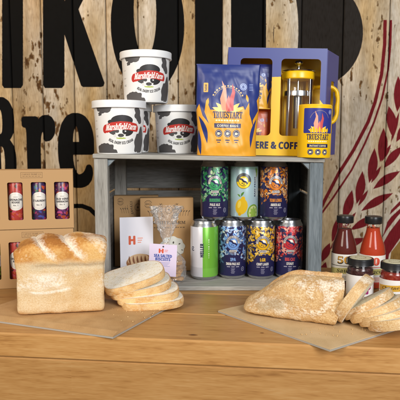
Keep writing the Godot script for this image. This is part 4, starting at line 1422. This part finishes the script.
# ---------------------------------------------------------------- gift sets of little tubes, left
func build_gift_sets() -> void:
	var ink := rgb(120, 92, 60)
	var W := 0.217
	var H := 0.1365
	var D := 0.048
	var p := Paint.new(868, 546, rgb(188, 149, 102))
	p.arc(0, 0, 0, 1, 0, 1, ink)
	for e in [[404, 22, 596, 25], [404, 71, 596, 74], [404, 22, 407, 74], [593, 22, 596, 74]]:
		p.rect(e[0], e[1], e[2], e[3], ink)
	p.text("CANDLE HOME CO", Vector2(500, 41), 15, ink, {"f": "serif", "w": 168})
	for k in 6:
		p.rect(420 + 27 * k, 57, 440 + 27 * k, 61, ink)
	speckle(p.im, 9, 0.08)
	var front := tmat(p.tex(), 0.72)
	var km := mat(rgb(186, 146, 98), 0.75)
	var inner := km
	var windows := []
	for k in 4:
		windows.append([-0.0725 + 0.0517 * k, -0.0035, 0.0168, 0.0435])
	var kinds := [
		{"name": ["LEMON", "GROVE"], "no": "No. 6", "bg": rgb(120, 140, 50), "spots": [rgb(196, 178, 60), rgb(84, 112, 44), rgb(70, 40, 30)]},
		{"name": ["GRENACHE", "ROUGE"], "no": "No. 1", "bg": rgb(176, 62, 54), "spots": [rgb(196, 92, 60), rgb(190, 84, 104), rgb(84, 54, 40)]},
		{"name": ["ST LAURENT", ""], "no": "No. 3", "bg": rgb(70, 46, 84), "spots": [rgb(196, 82, 44), rgb(74, 84, 160), rgb(158, 60, 96), rgb(60, 110, 84)]},
		{"name": ["OLD VINE", "GARNACHA"], "no": "No. 4", "bg": rgb(84, 40, 72), "spots": [rgb(110, 64, 120), rgb(176, 76, 48), rgb(60, 50, 100), rgb(190, 80, 130)]}]
	var mats := []
	for k in kinds:
		var t := Paint.new(480, 560, k.bg)
		rng.seed = k.no.hash()
		for i in 260:
			var q := Vector2(rng.randf() * 480, rng.randf() * 560)
			var col: Color = k.spots[rng.randi() % k.spots.size()]
			var l := rng.randf_range(20, 60)
			t.leaf(q, q + Vector2.from_angle(rng.randf() * TAU) * l, l * 0.5, col, 6)
		t.ell(240, 275, 96, 104, rgb(232, 228, 220))
		t.arc(240, 275, 84, 86, 0, TAU, rgb(190, 184, 176))
		t.rect(218, 222, 262, 227, rgb(140, 134, 130))
		t.text(k.name[0], Vector2(240, 256 if k.name[1] else 272), 22, rgb(58, 54, 58), {"w": 140, "bold": 0.8})
		if k.name[1]:
			t.text(k.name[1], Vector2(240, 286), 22, rgb(58, 54, 58), {"w": 130 if k.no == "No. 4" else 80, "bold": 0.8})
		t.text(k.no, Vector2(240, 320), 16, rgb(58, 54, 58))
		for i in 3:
			t.rect(200, 500 + 12 * i, 280, 504 + 12 * i, rgb(210, 196, 190))
		mats.append(tmat(t.tex(), 0.3))
	var tube_side := lathe([Vector2(0.0165, 0.118), Vector2(0.0172, 0.117), Vector2(0.0172, 0.006), Vector2(0.0165, 0.005)], 40)
	var cap := lathe([Vector2(0.0001, 0.128), Vector2(0.0145, 0.128), Vector2(0.0155, 0.127), Vector2(0.0155, 0.118), Vector2(0.0165, 0.118)], 32)
	var foot := lathe([Vector2(0.0165, 0.005), Vector2(0.0155, 0.0), Vector2(0.0001, 0.0)], 32)
	var ang := 0.20
	for lvl in 2:
		var corner := on_plane(74.0 if lvl == 1 else 73.2, 229, -1.300)
		var right := Vector3(corner.x, lvl * (H + 0.0014) + 0.0006, -1.300)
		var b := Basis(Vector3.UP, ang)
		var o := thing("tube_gift_box", "brown gift box with four tube windows, %s" % ("stacked on top of its twin" if lvl == 1 else "underneath its twin, behind the tin loaf"), "box", right - b * Vector3(W / 2, 0, 0), ang, "brown gift boxes with tube windows")
		part("front_panel", windowed(W, H, 0.0014, windows, 0.0035), front, o, Vector3(0, H / 2, 0))
		part("back_panel", box(Vector3(W, H, 0.0014), 0.0003), km, o, Vector3(0, H / 2, -D))
		part("top_panel", box(Vector3(W - 0.0004, 0.0012, D - 0.002), 0.0003), km, o, Vector3(0, H - 0.0008, -D / 2))
		part("base_panel", box(Vector3(W - 0.0004, 0.0012, D - 0.002), 0.0003), km, o, Vector3(0, 0.0007, -D / 2))
		for s in [-1.0, 1.0]:
			part("side_panel", box(Vector3(0.0012, H - 0.004, D - 0.002), 0.0003), km, o, Vector3(s * (W / 2 - 0.0008), H / 2, -D / 2))
		part("inner_tray", box(Vector3(W - 0.006, H - 0.012, 0.001), 0.0002), inner, o, Vector3(0, H / 2, -D + 0.004))
		for k in 4:
			var at: Vector3 = right + b * Vector3(-W / 2 - 0.0725 + 0.0517 * k, 0.0016, -0.0205)
			var names := ["green and yellow", "red and pink", "purple, orange and blue", "violet and rust"]
			var tb := thing("printed_tube", "tube in %s print, round white label, in the %s gift box" % [names[k], "upper" if lvl == 1 else "lower"], "tube", at, ang + 0.02 * (k - 1.5), "printed tubes in gift boxes")
			part("sleeve", tube_side, mats[k], tb)
			part("cap", cap, mat(rgb(50, 40, 40), 0.4), tb)
			part("foot", foot, mat(rgb(50, 40, 40), 0.4), tb)

# ---------------------------------------------------------------- bread
func build_tin_loaf() -> void:
	var crust := noise(60, 22.0, 4)
	var fine := noise(61, 160.0, 3)
	var broad := noise(62, 9.0, 3)
	var L := 0.0795
	var Dp := 0.052
	var golden := [lin(172, 112, 48), lin(206, 148, 76), lin(226, 184, 118)]
	var pale := lin(218, 188, 142)
	var paler := lin(230, 210, 176)
	var flour := lin(246, 241, 230)
	var shred := lin(208, 190, 160)
	var m := lump(130, func(d: Vector3):
		var n := lerpf(15.0, 4.0, sstep(0.05, 0.75, d.y))
		var q := d / pow(pow(absf(d.x), n + 3.0) + pow(absf(d.y), n) + pow(absf(d.z), n), 1.0 / n)
		var up := (q.y + 1.0) * 0.5
		# three lobes across the crown, their creases slanting
		var u := q.x - q.z * 0.10 + 1.5 * (up - 0.84) + 0.04
		var ph := (u + 1.0) * 1.5
		var lobe := absf(sin(PI * clampf(ph, 0.22, 2.78)))
		var crown := sstep(0.60, 0.80, up)
		var hgt := 0.143 * up + crown * 0.008 * (pow(lobe, 0.55) - 0.4) - 0.010 * sstep(-0.55, -1.0, q.x) * sstep(0.6, 1.0, up)
		var side := sstep(0.66, 0.72, up) * 0.008 - 0.045 * exp(-pow((up - 0.650) / 0.028, 2.0)) * sstep(0.6, 0.95, absf(q.z)) * sstep(-0.75, -0.4, q.x)
		var x := q.x * L * (0.965 + 0.035 * up) * (1.0 + side * 0.35)
		var z := q.z * Dp * (0.95 + 0.05 * up) * (1.0 + side)
		var pos := Vector3(x, hgt, z)
		var g := crust.get_noise_3dv(pos)
		var f := fine.get_noise_3dv(pos)
		var b := broad.get_noise_3dv(pos)
		pos += d * (b * 0.0045 + g * 0.0012 + f * 0.0004)
		pos.y = maxf(pos.y, 0.0)
		# colour: pale tin sides, torn band, baked crown, flour
		var c := pale.lerp(paler, clampf(0.5 + b * 1.4, 0, 1)).lerp(lin(210, 172, 116), clampf(g * 1.2 - 0.1, 0, 0.6))
		c = c.lerp(lin(202, 150, 84), sstep(0.07, 0.0, up + 0.05 * g) * 0.7)
		var torn := exp(-pow((up - 0.645 - 0.03 * b) / 0.045, 2.0)) * sstep(0.28, 0.5, absf(q.z)) * sstep(-0.85, -0.5, q.x)
		c = c.lerp(shred, clampf(torn * (1.1 + f), 0, 1))
		var bake := sstep(0.68, 0.76, up + 0.05 * b)
		var tone_ := ramp(golden, clampf(0.45 + 0.35 * sin(PI * ph) * 0.4 + b * 0.9 + g * 0.5 + f * 0.35, 0, 1))
		c = c.lerp(tone_, bake)
		var dust := clampf((1.0 - lobe) * 1.6 - 0.75 + sstep(0.84, 1.0, up) * 0.55 + b * 1.1 + f * 0.7, 0, 1) * sstep(0.70, 0.82, up)
		var dust2 := clampf(b * 2.4 + f * 0.8 - 0.02, 0, 0.85) * sstep(0.30, 0.42, up) * sstep(0.60, 0.52, up)
		var streak := exp(-pow((up - 0.335 - 0.02 * sin(q.x * 4.0) - 0.012 * q.x) / 0.018, 2.0)) * sstep(-0.85, -0.6, q.x) * sstep(0.35, 0.1, q.x) * sstep(0.8, 0.95, q.z) * (1.0 + f)
		c = c.lerp(flour, clampf(maxf(maxf(dust * 0.85, dust2), streak), 0, 1))
		return [pos, c])
	var a := on_table(18, 316.5, 0.009)
	var b := on_table(103.5, 312.5, 0.009)
	var mid := (a + b) / 2
	var ang := atan2(-(b.z - a.z), b.x - a.x)
	var o := lone("tin_loaf", m, crust_material(0.035, true), "tall white tin loaf with a golden floured crown, on the brown board", "loaf", Vector3(mid.x, 0.0089, mid.z))
	o.rotation.y = ang
	o.position += Basis(Vector3.UP, ang) * Vector3(0, 0, -Dp * 0.97)

var crust_tex: ImageTexture
var crust_soft: ImageTexture
var crust_bump: ImageTexture

func crust_material(relief: float, smooth := false) -> StandardMaterial3D:      # baked crust: pores and fine cracks over the vertex colours
	if crust_tex == null:
		var cell := FastNoiseLite.new()
		cell.noise_type = FastNoiseLite.TYPE_CELLULAR
		cell.seed = 140
		cell.frequency = 0.07
		cell.fractal_octaves = 3
		var im := cell.get_seamless_image(512, 512)
		im.convert(Image.FORMAT_L8)
		var fine := grey(512, 512, 141, 0.06, 1, 5, 0.75)
		crust_tex = tone(im, fine, 0.35, 0.75, [rgb(196, 162, 118), rgb(232, 214, 188), rgb(255, 252, 246), rgb(255, 255, 255)], 1.4)
		crust_soft = tone(im, fine, 0.35, 0.75, [rgb(222, 196, 156), rgb(242, 230, 212), rgb(255, 253, 250), rgb(255, 255, 255)], 1.2)
		crust_bump = ImageTexture.create_from_image(fine)
	var m := vmat(0.8)
	m.albedo_texture = crust_soft if smooth else crust_tex
	m.uv1_triplanar = true
	m.uv1_scale = Vector3.ONE * 9.0
	m.heightmap_enabled = true
	m.heightmap_texture = crust_bump
	m.heightmap_scale = relief
	return m

# a slice cut across a loaf: outline in the xy plane, t thick along z; crust round the rim, crumb on both faces
func slice_into(o: Node3D, outline: Array, t: float, sd: int, rim: Callable, crumb_mat: Material, crust_mat: Material) -> void:
	var n := outline.size()
	var nz := noise(sd, 140.0, 3)
	var mid := Vector2.ZERO
	for q in outline:
		mid += q / n
	part("crust", sheet(n * 2, 10, func(u, v):
		var s: float = u * n
		var i := int(s) % n
		var q: Vector2 = outline[i].lerp(outline[(i + 1) % n], s - floor(s))
		var z: float = (0.5 - v) * t
		var out := (q - mid).normalized()
		q += out * (0.0011 * sin(PI * v) + 0.0005 * nz.get_noise_3d(q.x, q.y, z))
		return [Vector3(q.x, q.y, z), rim.call(Vector3(q.x, q.y, z + sd), v)]), crust_mat, o)
	for s in [1.0, -1.0]:
		part("crumb", sheet(n * 2, 26, func(u, v):
			var k: float = u * n
			var i := int(k) % n
			var q: Vector2 = outline[i].lerp(outline[(i + 1) % n], k - floor(k))
			q = mid + (q - mid) * (1.0 - v)
			var dip: float = nz.get_noise_3d(q.x, q.y, s * 3.0)
			return [Vector3(q.x, q.y, s * (t / 2 - (0.0 if v < 0.01 else 0.0006 * maxf(0.0, dip) + 0.0003 * sstep(0.0, 0.1, v)))), lin(196, 142, 76).lerp(Color.WHITE, sstep(0.0, 0.045, v + 0.01 * dip))], s < 0), crumb_mat, o)

func crumb_material(light: Color, mid: Color, dark: Color, sd: int, scale: float) -> StandardMaterial3D:
	var cell := FastNoiseLite.new()
	cell.noise_type = FastNoiseLite.TYPE_CELLULAR
	cell.seed = sd
	cell.frequency = 0.05
	cell.fractal_octaves = 2
	var im := cell.get_seamless_image(512, 512)
	im.convert(Image.FORMAT_L8)
	var m := tmat(tone(im, grey(512, 512, sd + 1, 0.012, 1, 3), 0.6, 0.5, [dark, mid, light, light], 1.8), 0.9)
	m.vertex_color_use_as_albedo = true
	m.uv1_triplanar = true
	m.uv1_scale = Vector3.ONE * scale
	m.heightmap_enabled = true
	m.heightmap_texture = ImageTexture.create_from_image(im)
	m.heightmap_scale = 0.04
	return m

func build_white_slices() -> void:
	var crumb := crumb_material(rgb(246, 241, 228), rgb(243, 235, 216), rgb(224, 206, 172), 70, 9.0)
	var cm := crust_material(0.05, true)
	var gn := noise(72, 30.0, 3)
	var fn := noise(73, 200.0, 2)
	# section of the tin loaf, seen from its end: straight sides, domed top
	var outline := []
	for k in 56:
		var a := TAU * k / 56
		var n := 2.7 if sin(a) > 0 else 4.5
		var r := 1.0 / pow(pow(absf(cos(a)), n) + pow(absf(sin(a)), n), 1.0 / n)
		outline.append(Vector2(cos(a) * r * 0.051, sin(a) * r * (0.067 if sin(a) > 0 else 0.061)))
	var rim := func(p: Vector3, _v: float):
		var g := gn.get_noise_3dv(p)
		var f := fn.get_noise_3dv(p)
		return lin(234, 202, 148).lerp(lin(204, 152, 84), clampf(0.35 + g * 1.6 + f * 0.4, 0, 1)).lerp(lin(236, 216, 176), clampf(f * 1.4 + g * 0.6, 0, 0.6))
	# each lies on the one below, fanned out to the right: [near left px, near right px, heights, how far its far edge rises]
	var specs := [
		[Vector2(122, 305.5), Vector2(186, 301), 0.0215, 0.0215, 0.003, "lowest white bread slice of the fanned heap, flat on the brown board"],
		[Vector2(115, 300), Vector2(178, 293.5), 0.029, 0.037, 0.006, "white bread slice second from the bottom of the fanned heap"],
		[Vector2(109, 295.5), Vector2(166, 285), 0.037, 0.052, 0.010, "white bread slice second from the top of the fanned heap"],
		[Vector2(104, 292), Vector2(156, 276.5), 0.045, 0.070, 0.014, "topmost white bread slice leaning over the fanned heap"]]
	for k in specs.size():
		var s: Array = specs[k]
		var a := on_table(s[0].x, s[0].y, s[2])
		var b := on_table(s[1].x, s[1].y, s[3])
		b = a + (b - a).normalized() * 0.128          # the side of the slice that faces us
		var along := (b - a).normalized()
		var back := Vector3(along.z, 0, -along.x) * 1.0
		back = (Vector3(back.x, 0, back.z).normalized() * 0.098 + Vector3.UP * s[4]).normalized()
		back = (back - along * along.dot(back)).normalized()
		var up := back.cross(along) * -1.0
		if up.y < 0:
			up = -up
		var o := thing("bread_slice", s[5], "bread slice", (a + b) / 2 + back * 0.049 - up * 0.0075, 0.0, "white bread slices")
		# outline x runs to the far edge, outline y along the near side
		o.basis = Basis(back, along, back.cross(along))
		slice_into(o, outline, 0.0150, 80 + k, rim, crumb, cm)

func sour_color(p: Vector3, gn: FastNoiseLite, fn: FastNoiseLite, bn: FastNoiseLite) -> Color:
	var g := gn.get_noise_3dv(p)
	var f := fn.get_noise_3dv(p)
	var b := bn.get_noise_3dv(p)
	var c := lin(220, 190, 144).lerp(lin(198, 158, 106), clampf(0.4 + b * 1.5 + g * 0.8, 0, 1)).lerp(lin(238, 220, 186), clampf(g * 1.3 + f * 0.9, 0, 0.8))
	return c.lerp(lin(244, 238, 226), clampf((b * 1.7 + g * 0.6 + f * 0.6 - 0.24) * 1.3, 0, 0.85))

func build_sourdough() -> void:
	var gn := noise(90, 34.0, 4)
	var fn := noise(91, 220.0, 2)
	var bn := noise(92, 14.0, 3)
	var cm := crust_material(0.06)
	# half a long loaf, cut across at its right end
	var a := on_table(240, 314, 0.005)
	var b := on_table(324, 326.5, 0.005)
	var ang := -0.42
	var L := a.distance_to(b) * 1.0
	var m := lump(130, func(d: Vector3):
		var n := lerpf(6.0, 2.4, sstep(-0.5, 0.3, d.y))
		var q := d / pow(pow(absf(d.x), n) + pow(absf(d.y), n) + pow(absf(d.z), n), 1.0 / n)
		var full := (q.x + 1.0) * 0.95            # 0 at the tip, then past the cut
		var swell := pow(clampf(full, 0.0, 1.0), 0.25)
		var px := full * L * 1.1
		var up := (q.y + 1.0) * 0.5
		var y := 0.083 * (up if up > 0.0 else 0.0)
		y = 0.083 * (1.0 - pow(1.0 - up, 1.25)) * lerpf(0.86, 1.0, swell)
		var z := q.z * 0.060
		var pos := Vector3(px, y, z)
		# the slash along the upper flank opens into an ear, a blister sits low at the tip
		var slash := sstep(0.10, 0.3, full)
		var lip := exp(-pow((q.z + 0.22 - 0.10 * full) / 0.10, 2.0)) * sstep(0.2, 0.7, q.y) * slash
		pos.y += lip * 0.005
		pos.y -= 0.004 * exp(-pow((q.z - 0.02) / 0.12, 2.0)) * sstep(0.4, 0.8, q.y) * slash
		var blister := exp(-pow((full - 0.33) / 0.20, 2.0) - pow((up - 0.34) / 0.16, 2.0)) * sstep(0.1, 0.6, q.z)
		pos -= Vector3(0.002, 0.0, 0.005) * blister
		var g := gn.get_noise_3dv(pos)
		var f := fn.get_noise_3dv(pos)
		var tip := lerpf(0.42, 1.0, sstep(-0.05, 0.55, full))
		pos.y *= tip
		pos.z *= 1.0 - 0.22 * up * up
		pos += d * (g * 0.0017 + f * 0.0005)
		pos.y = maxf(pos.y, 0.0)
		# the cut face leans a little, top towards the right
		var cut := L * (1.0 + 0.12 * pos.y / 0.08) + 0.34 * pos.z
		var c := sour_color(pos, gn, fn, bn)
		c = c.lerp(lin(176, 156, 122), clampf(blister * 1.2 * (0.75 + 1.6 * g), 0, 0.75))
		c = c.lerp(lin(214, 182, 130), sstep(0.25, 0.05, up) * 0.5)
		c = c.lerp(lin(176, 124, 66), clampf(lip * (0.5 + g), 0, 0.7))
		if pos.x > cut:
			pos.x = cut
			c = lin(236, 224, 198)
		return [pos, c])
	var o := lone("sourdough_loaf", m, cm, "half a floured sourdough loaf with its cut end towards the slices", "loaf", a + Basis(Vector3.UP, ang) * Vector3(0, 0, -0.050) - Vector3(0, 0.0, 0))
	o.rotation.y = ang
	o.position.y = 0.0049
	# slices fallen over to the right like dominoes
	var crumb := crumb_material(rgb(245, 238, 220), rgb(240, 229, 204), rgb(206, 182, 140), 95, 8.0)
	var outline := []
	for k in 52:
		var t := TAU * k / 52
		var n := 2.25
		var r := 1.0 / pow(pow(absf(cos(t)), n) + pow(absf(sin(t)), n), 1.0 / n)
		outline.append(Vector2(cos(t) * r * 0.056, 0.048 + sin(t) * r * 0.048))
	var rim := func(p: Vector3, _v: float): return sour_color(p, gn, fn, bn)
	var specs := [[Vector2(331, 329), 0.55, 0.019, -0.10, "sourdough slice leaning upright next to the cut loaf"], [Vector2(336, 325), 1.00, 0.016, -0.16, "sourdough slice fallen against the leaning one"], [Vector2(342, 327.5), 1.12, 0.016, -0.20, "sourdough slice in the middle of the fallen row, under two others"], [Vector2(350, 330), 1.21, 0.016, -0.24, "sourdough slice lying next to the last fallen one"], [Vector2(358, 333), 1.30, 0.018, -0.28, "lowest fallen sourdough slice, at the edge of the pale board"]]
	for k in specs.size():
		var s: Array = specs[k]
		var foot := on_table(s[0].x, s[0].y, 0.005)
		var sl := thing("sourdough_slice", s[4], "bread slice", foot, 0.0, "sourdough slices")
		# local z runs along the loaf, local x into the picture; then the slice tips over to the right
		var across := Basis(Vector3.UP, ang + s[3]) * Basis(Vector3(0, 0, -1), Vector3(0, 1, 0), Vector3(1, 0, 0))
		var lean: float = s[1]
		sl.basis = Basis((Basis(Vector3.UP, ang + s[3]) * Vector3(0, 0, -1)).normalized(), lean) * across
		sl.position = foot + sl.basis * Vector3(0.056, 0, 0) + Vector3(0, sin(lean) * s[2] / 2 + 0.0006, 0)
		slice_into(sl, outline, s[2], 100 + k, rim, crumb, cm)

# crumbs fallen on the boards round the slices, too small to count
func build_crumbs() -> void:
	rng.seed = 77
	var st := begin()
	for k in 55:
		var p := on_table(rng.randf_range(112, 176), rng.randf_range(308, 322), 0.0088) if k < 30 else on_table(rng.randf_range(296, 366), rng.randf_range(328, 337), 0.0049)
		if k < 30 and p.x + 0.15 > (p.z + 0.935) * -0.48 + 0.02:
			continue
		var r := rng.randf_range(0.0005, 0.0014)
		add_box(st, Vector3(r * 2, r * 1.5, r * 1.7), r * 0.45, p + Vector3(0, r * 0.7, 0), false, Basis.from_euler(Vector3(rng.randf() * 0.3, rng.randf() * 6.0, rng.randf() * 0.3)))
	var o := lone("bread_crumbs", st.commit(), mat(rgb(204, 170, 118), 0.9), "tiny loose bread crumbs scattered on both boards", "crumbs")
	o.set_meta("kind", "stuff")

# ---------------------------------------------------------------- sauces and jars
func build_sauces() -> void:
	var clear := glass(0.01, 0.02)
	clear.metallic_specular = 0.36
	var capm := mat(rgb(38, 38, 40), 0.32, 0.3)
	var specs := [
		{"px": 343.5, "z": -1.302, "sauce": rgb(84, 18, 4), "num": "50", "ink": rgb(60, 50, 40), "strip": rgb(196, 188, 120), "label": "sauce bottle of dark brown red sauce with a white 50 label", "fill": 0.136},
		{"px": 371.5, "z": -1.288, "sauce": rgb(176, 54, 16), "num": "50", "ink": rgb(196, 60, 40), "strip": rgb(196, 186, 110), "label": "sauce bottle of bright orange red sauce with a black cap", "fill": 0.140}]
	var wall := [Vector2(0.0150, 0.1640), Vector2(0.0155, 0.1620), Vector2(0.0155, 0.1460), Vector2(0.0172, 0.1440), Vector2(0.0158, 0.1420), Vector2(0.0160, 0.1370), Vector2(0.0180, 0.1270), Vector2(0.0225, 0.1130), Vector2(0.0268, 0.0990), Vector2(0.0290, 0.0860), Vector2(0.0292, 0.0800), Vector2(0.0292, 0.0060), Vector2(0.0275, 0.0012), Vector2(0.0240, 0.0), Vector2(0.0001, 0.0012)]
	for s in specs:
		var at := on_plane(s.px, 280, s.z)
		at.y = 0.0006
		var o := thing("sauce_bottle", s.label, "bottle", at, -0.12, "sauce bottles")
		part("glass", lathe(wall, 56, 60), clear, o)
		var fill := [Vector2(0.0001, s.fill)]
		for q in wall:
			if q.y < s.fill - 0.001:
				fill.append(Vector2(maxf(0.0001, q.x - 0.0013), maxf(q.y, 0.0022)))
		fill.insert(1, Vector2(0.0146, s.fill))
		fill[-1] = Vector2(0.0001, 0.0022)
		var sm := mat(s.sauce, 0.5)
		sm.metallic_specular = 0.2
		part("sauce", lathe(fill, 48, 60), sm, o)
		part("cap", lathe([Vector2(0.0001, 0.1668), Vector2(0.0175, 0.1668), Vector2(0.0190, 0.1660), Vector2(0.0196, 0.1640), Vector2(0.0196, 0.1510), Vector2(0.0190, 0.1500), Vector2(0.0160, 0.1500)], 48), capm, o)
		# smears of sauce left inside the neck
		var smear := mat(s.sauce.lerp(rgb(150, 90, 30), 0.35), 0.4)
		rng.seed = int(s.px)
		for k in 9:
			var a := rng.randf_range(-1.3, 1.3)
			var y := rng.randf_range(s.fill + 0.001, 0.149)
			part("sauce_smear", lathe([Vector2(0.0001, 0.0008), Vector2(rng.randf_range(0.0012, 0.003), 0.0)], 9), smear, o, Vector3(sin(a), 0, cos(a)) * 0.0146 + Vector3(0, y, 0), Vector3(PI / 2, a, 0))
		var p := Paint.new(720, 280, rgb(228, 224, 216))
		p.text(s.num, Vector2(345, 58), 74, s.ink, {"f": "serif", "w": 120, "bold": 2})
		p.text(s.num, Vector2(341, 54), 62, rgb(206, 150, 50) if s.num == "50" and s.ink.r < 0.5 else rgb(214, 96, 70), {"f": "serif", "w": 108})
		p.rect(200, 112, 520, 118, s.ink)
		p.poly(PackedVector2Array([Vector2(150, 150), Vector2(560, 116), Vector2(560, 178), Vector2(150, 206)]), s.strip)
		p.text("Sauce", Vector2(355, 160), 38, rgb(70, 62, 30), {"f": "serif", "w": 150, "skew": 0.25, "rot": -0.08})
		for k in 4:
			p.rect(230, 214 + 11 * k, 470 - 30 * (k % 2), 219 + 11 * k, s.ink.lerp(Color.WHITE, 0.3))
		p.rect(0, 262, 720, 280, s.ink)
		part("label", lathe([Vector2(0.02955, 0.0790), Vector2(0.02955, 0.0130)], 56), tmat(p.tex(), 0.5), o)
	# the two low jars
	var jars := [
		{"px": 359.6, "z": -1.190, "fill": rgb(50, 18, 18), "kind": 0, "label": "low jar of dark chutney with a magenta figure on its white label"},
		{"px": 393.5, "z": -1.150, "fill": rgb(124, 26, 8), "kind": 1, "label": "low jar of red relish with a gold band across its white label"}]
	for j in jars:
		var at := on_plane(j.px, 290, j.z)
		at.y = 0.0006
		var o := thing("preserve_jar", j.label, "jar", at, -0.2, "low jars of preserve")
		part("glass", lathe([Vector2(0.0245, 0.0860), Vector2(0.0250, 0.0740), Vector2(0.0268, 0.0710), Vector2(0.0285, 0.0670), Vector2(0.0288, 0.0620), Vector2(0.0288, 0.0070), Vector2(0.0265, 0.0012), Vector2(0.0001, 0.0008)], 56, 60), clear, o)
		var jm := mat(j.fill, 0.25)
		var cn := noise(120 + j.kind, 130.0, 2)
		var top := 0.0700
		var chunk: Color = (j.fill as Color).lightened(0.12)
		jm = vmat(0.22)
		part("preserve", sheet(56, 40, func(u, v):
			var a: float = TAU * u
			var y: float = lerpf(top, 0.0030, sstep(0.12, 1.0, v) if v > 0.12 else 0.0)
			var r: float = 0.0270 * clampf(v / 0.12, 0.004, 1.0) * (0.94 if y > 0.067 else 1.0)
			var g := cn.get_noise_3d(sin(a) * r, y, cos(a) * r)
			r += g * 0.0006 * minf(1.0, v * 6)
			return [Vector3(sin(a) * r, y + (g * 0.001 if v < 0.12 else 0.0), cos(a) * r), (j.fill as Color).srgb_to_linear().lerp(chunk.srgb_to_linear() * 1.3, clampf(g * 1.8, 0, 1))]), jm, o)
		var jlid := part("lid", lathe([Vector2(0.0001, 0.0888), Vector2(0.0215, 0.0886), Vector2(0.0232, 0.0894), Vector2(0.0262, 0.0896), Vector2(0.0276, 0.0886), Vector2(0.0280, 0.0866), Vector2(0.0278, 0.0770), Vector2(0.0284, 0.0756), Vector2(0.0270, 0.0752)], 56, 25), capm, o)
		# a paper disc on the lid
		part("lid_disc", lathe([Vector2(0.0001, 0.0903), Vector2(0.0224, 0.0902), Vector2(0.0228, 0.0896)], 48), tmat(disc_print(), 0.5), jlid)
		var p := Paint.new(720, 240, rgb(230, 226, 222))
		if j.kind == 0:
			var mg := rgb(150, 34, 104)
			p.ell(400, 78, 34, 40, mg)
			p.rect(388, 100, 412, 140, mg)
			p.ell(370, 140, 24, 14, mg, 0.5)
			p.ell(432, 140, 24, 14, mg, -0.5)
			p.rrect(372, 140, 428, 200, 10, mg)
			p.ell(400, 66, 12, 12, rgb(230, 226, 222))
			for k in 4:
				p.rect(300, 120 + 16 * k, 356, 126 + 16 * k, rgb(120, 96, 110))
		else:
			p.poly(PackedVector2Array([Vector2(190, 66), Vector2(470, 44), Vector2(470, 108), Vector2(190, 130)]), rgb(206, 158, 50))
			p.text("Chutney", Vector2(330, 86), 40, rgb(70, 44, 16), {"f": "serif", "w": 170, "skew": 0.25, "rot": -0.08})
			for k in 5:
				p.ell(240 + 50 * k, 164 + 16 * (k % 2), 20, 16, rgb(176, 46, 28))
				p.leaf(Vector2(240 + 50 * k, 152), Vector2(262 + 50 * k, 138), 10, rgb(92, 110, 44))
			p.ell(462, 176, 34, 40, rgb(60, 46, 56))
			p.ell(462, 176, 26, 32, rgb(226, 220, 214))
		p.rect(0, 226, 720, 232, rgb(150, 120, 60))
		part("label", lathe([Vector2(0.02905, 0.0560), Vector2(0.02905, 0.0080)], 56), tmat(p.tex(), 0.5), o)

func disc_print() -> ImageTexture:     # v runs from the middle of the lid outwards
	var p := Paint.new(256, 64, rgb(214, 208, 176))
	for k in 16:
		p.rect(16 * k, 26, 16 * k + 9, 34, rgb(150, 142, 96))
	p.rect(0, 56, 256, 60, rgb(160, 150, 100))
	return p.tex()
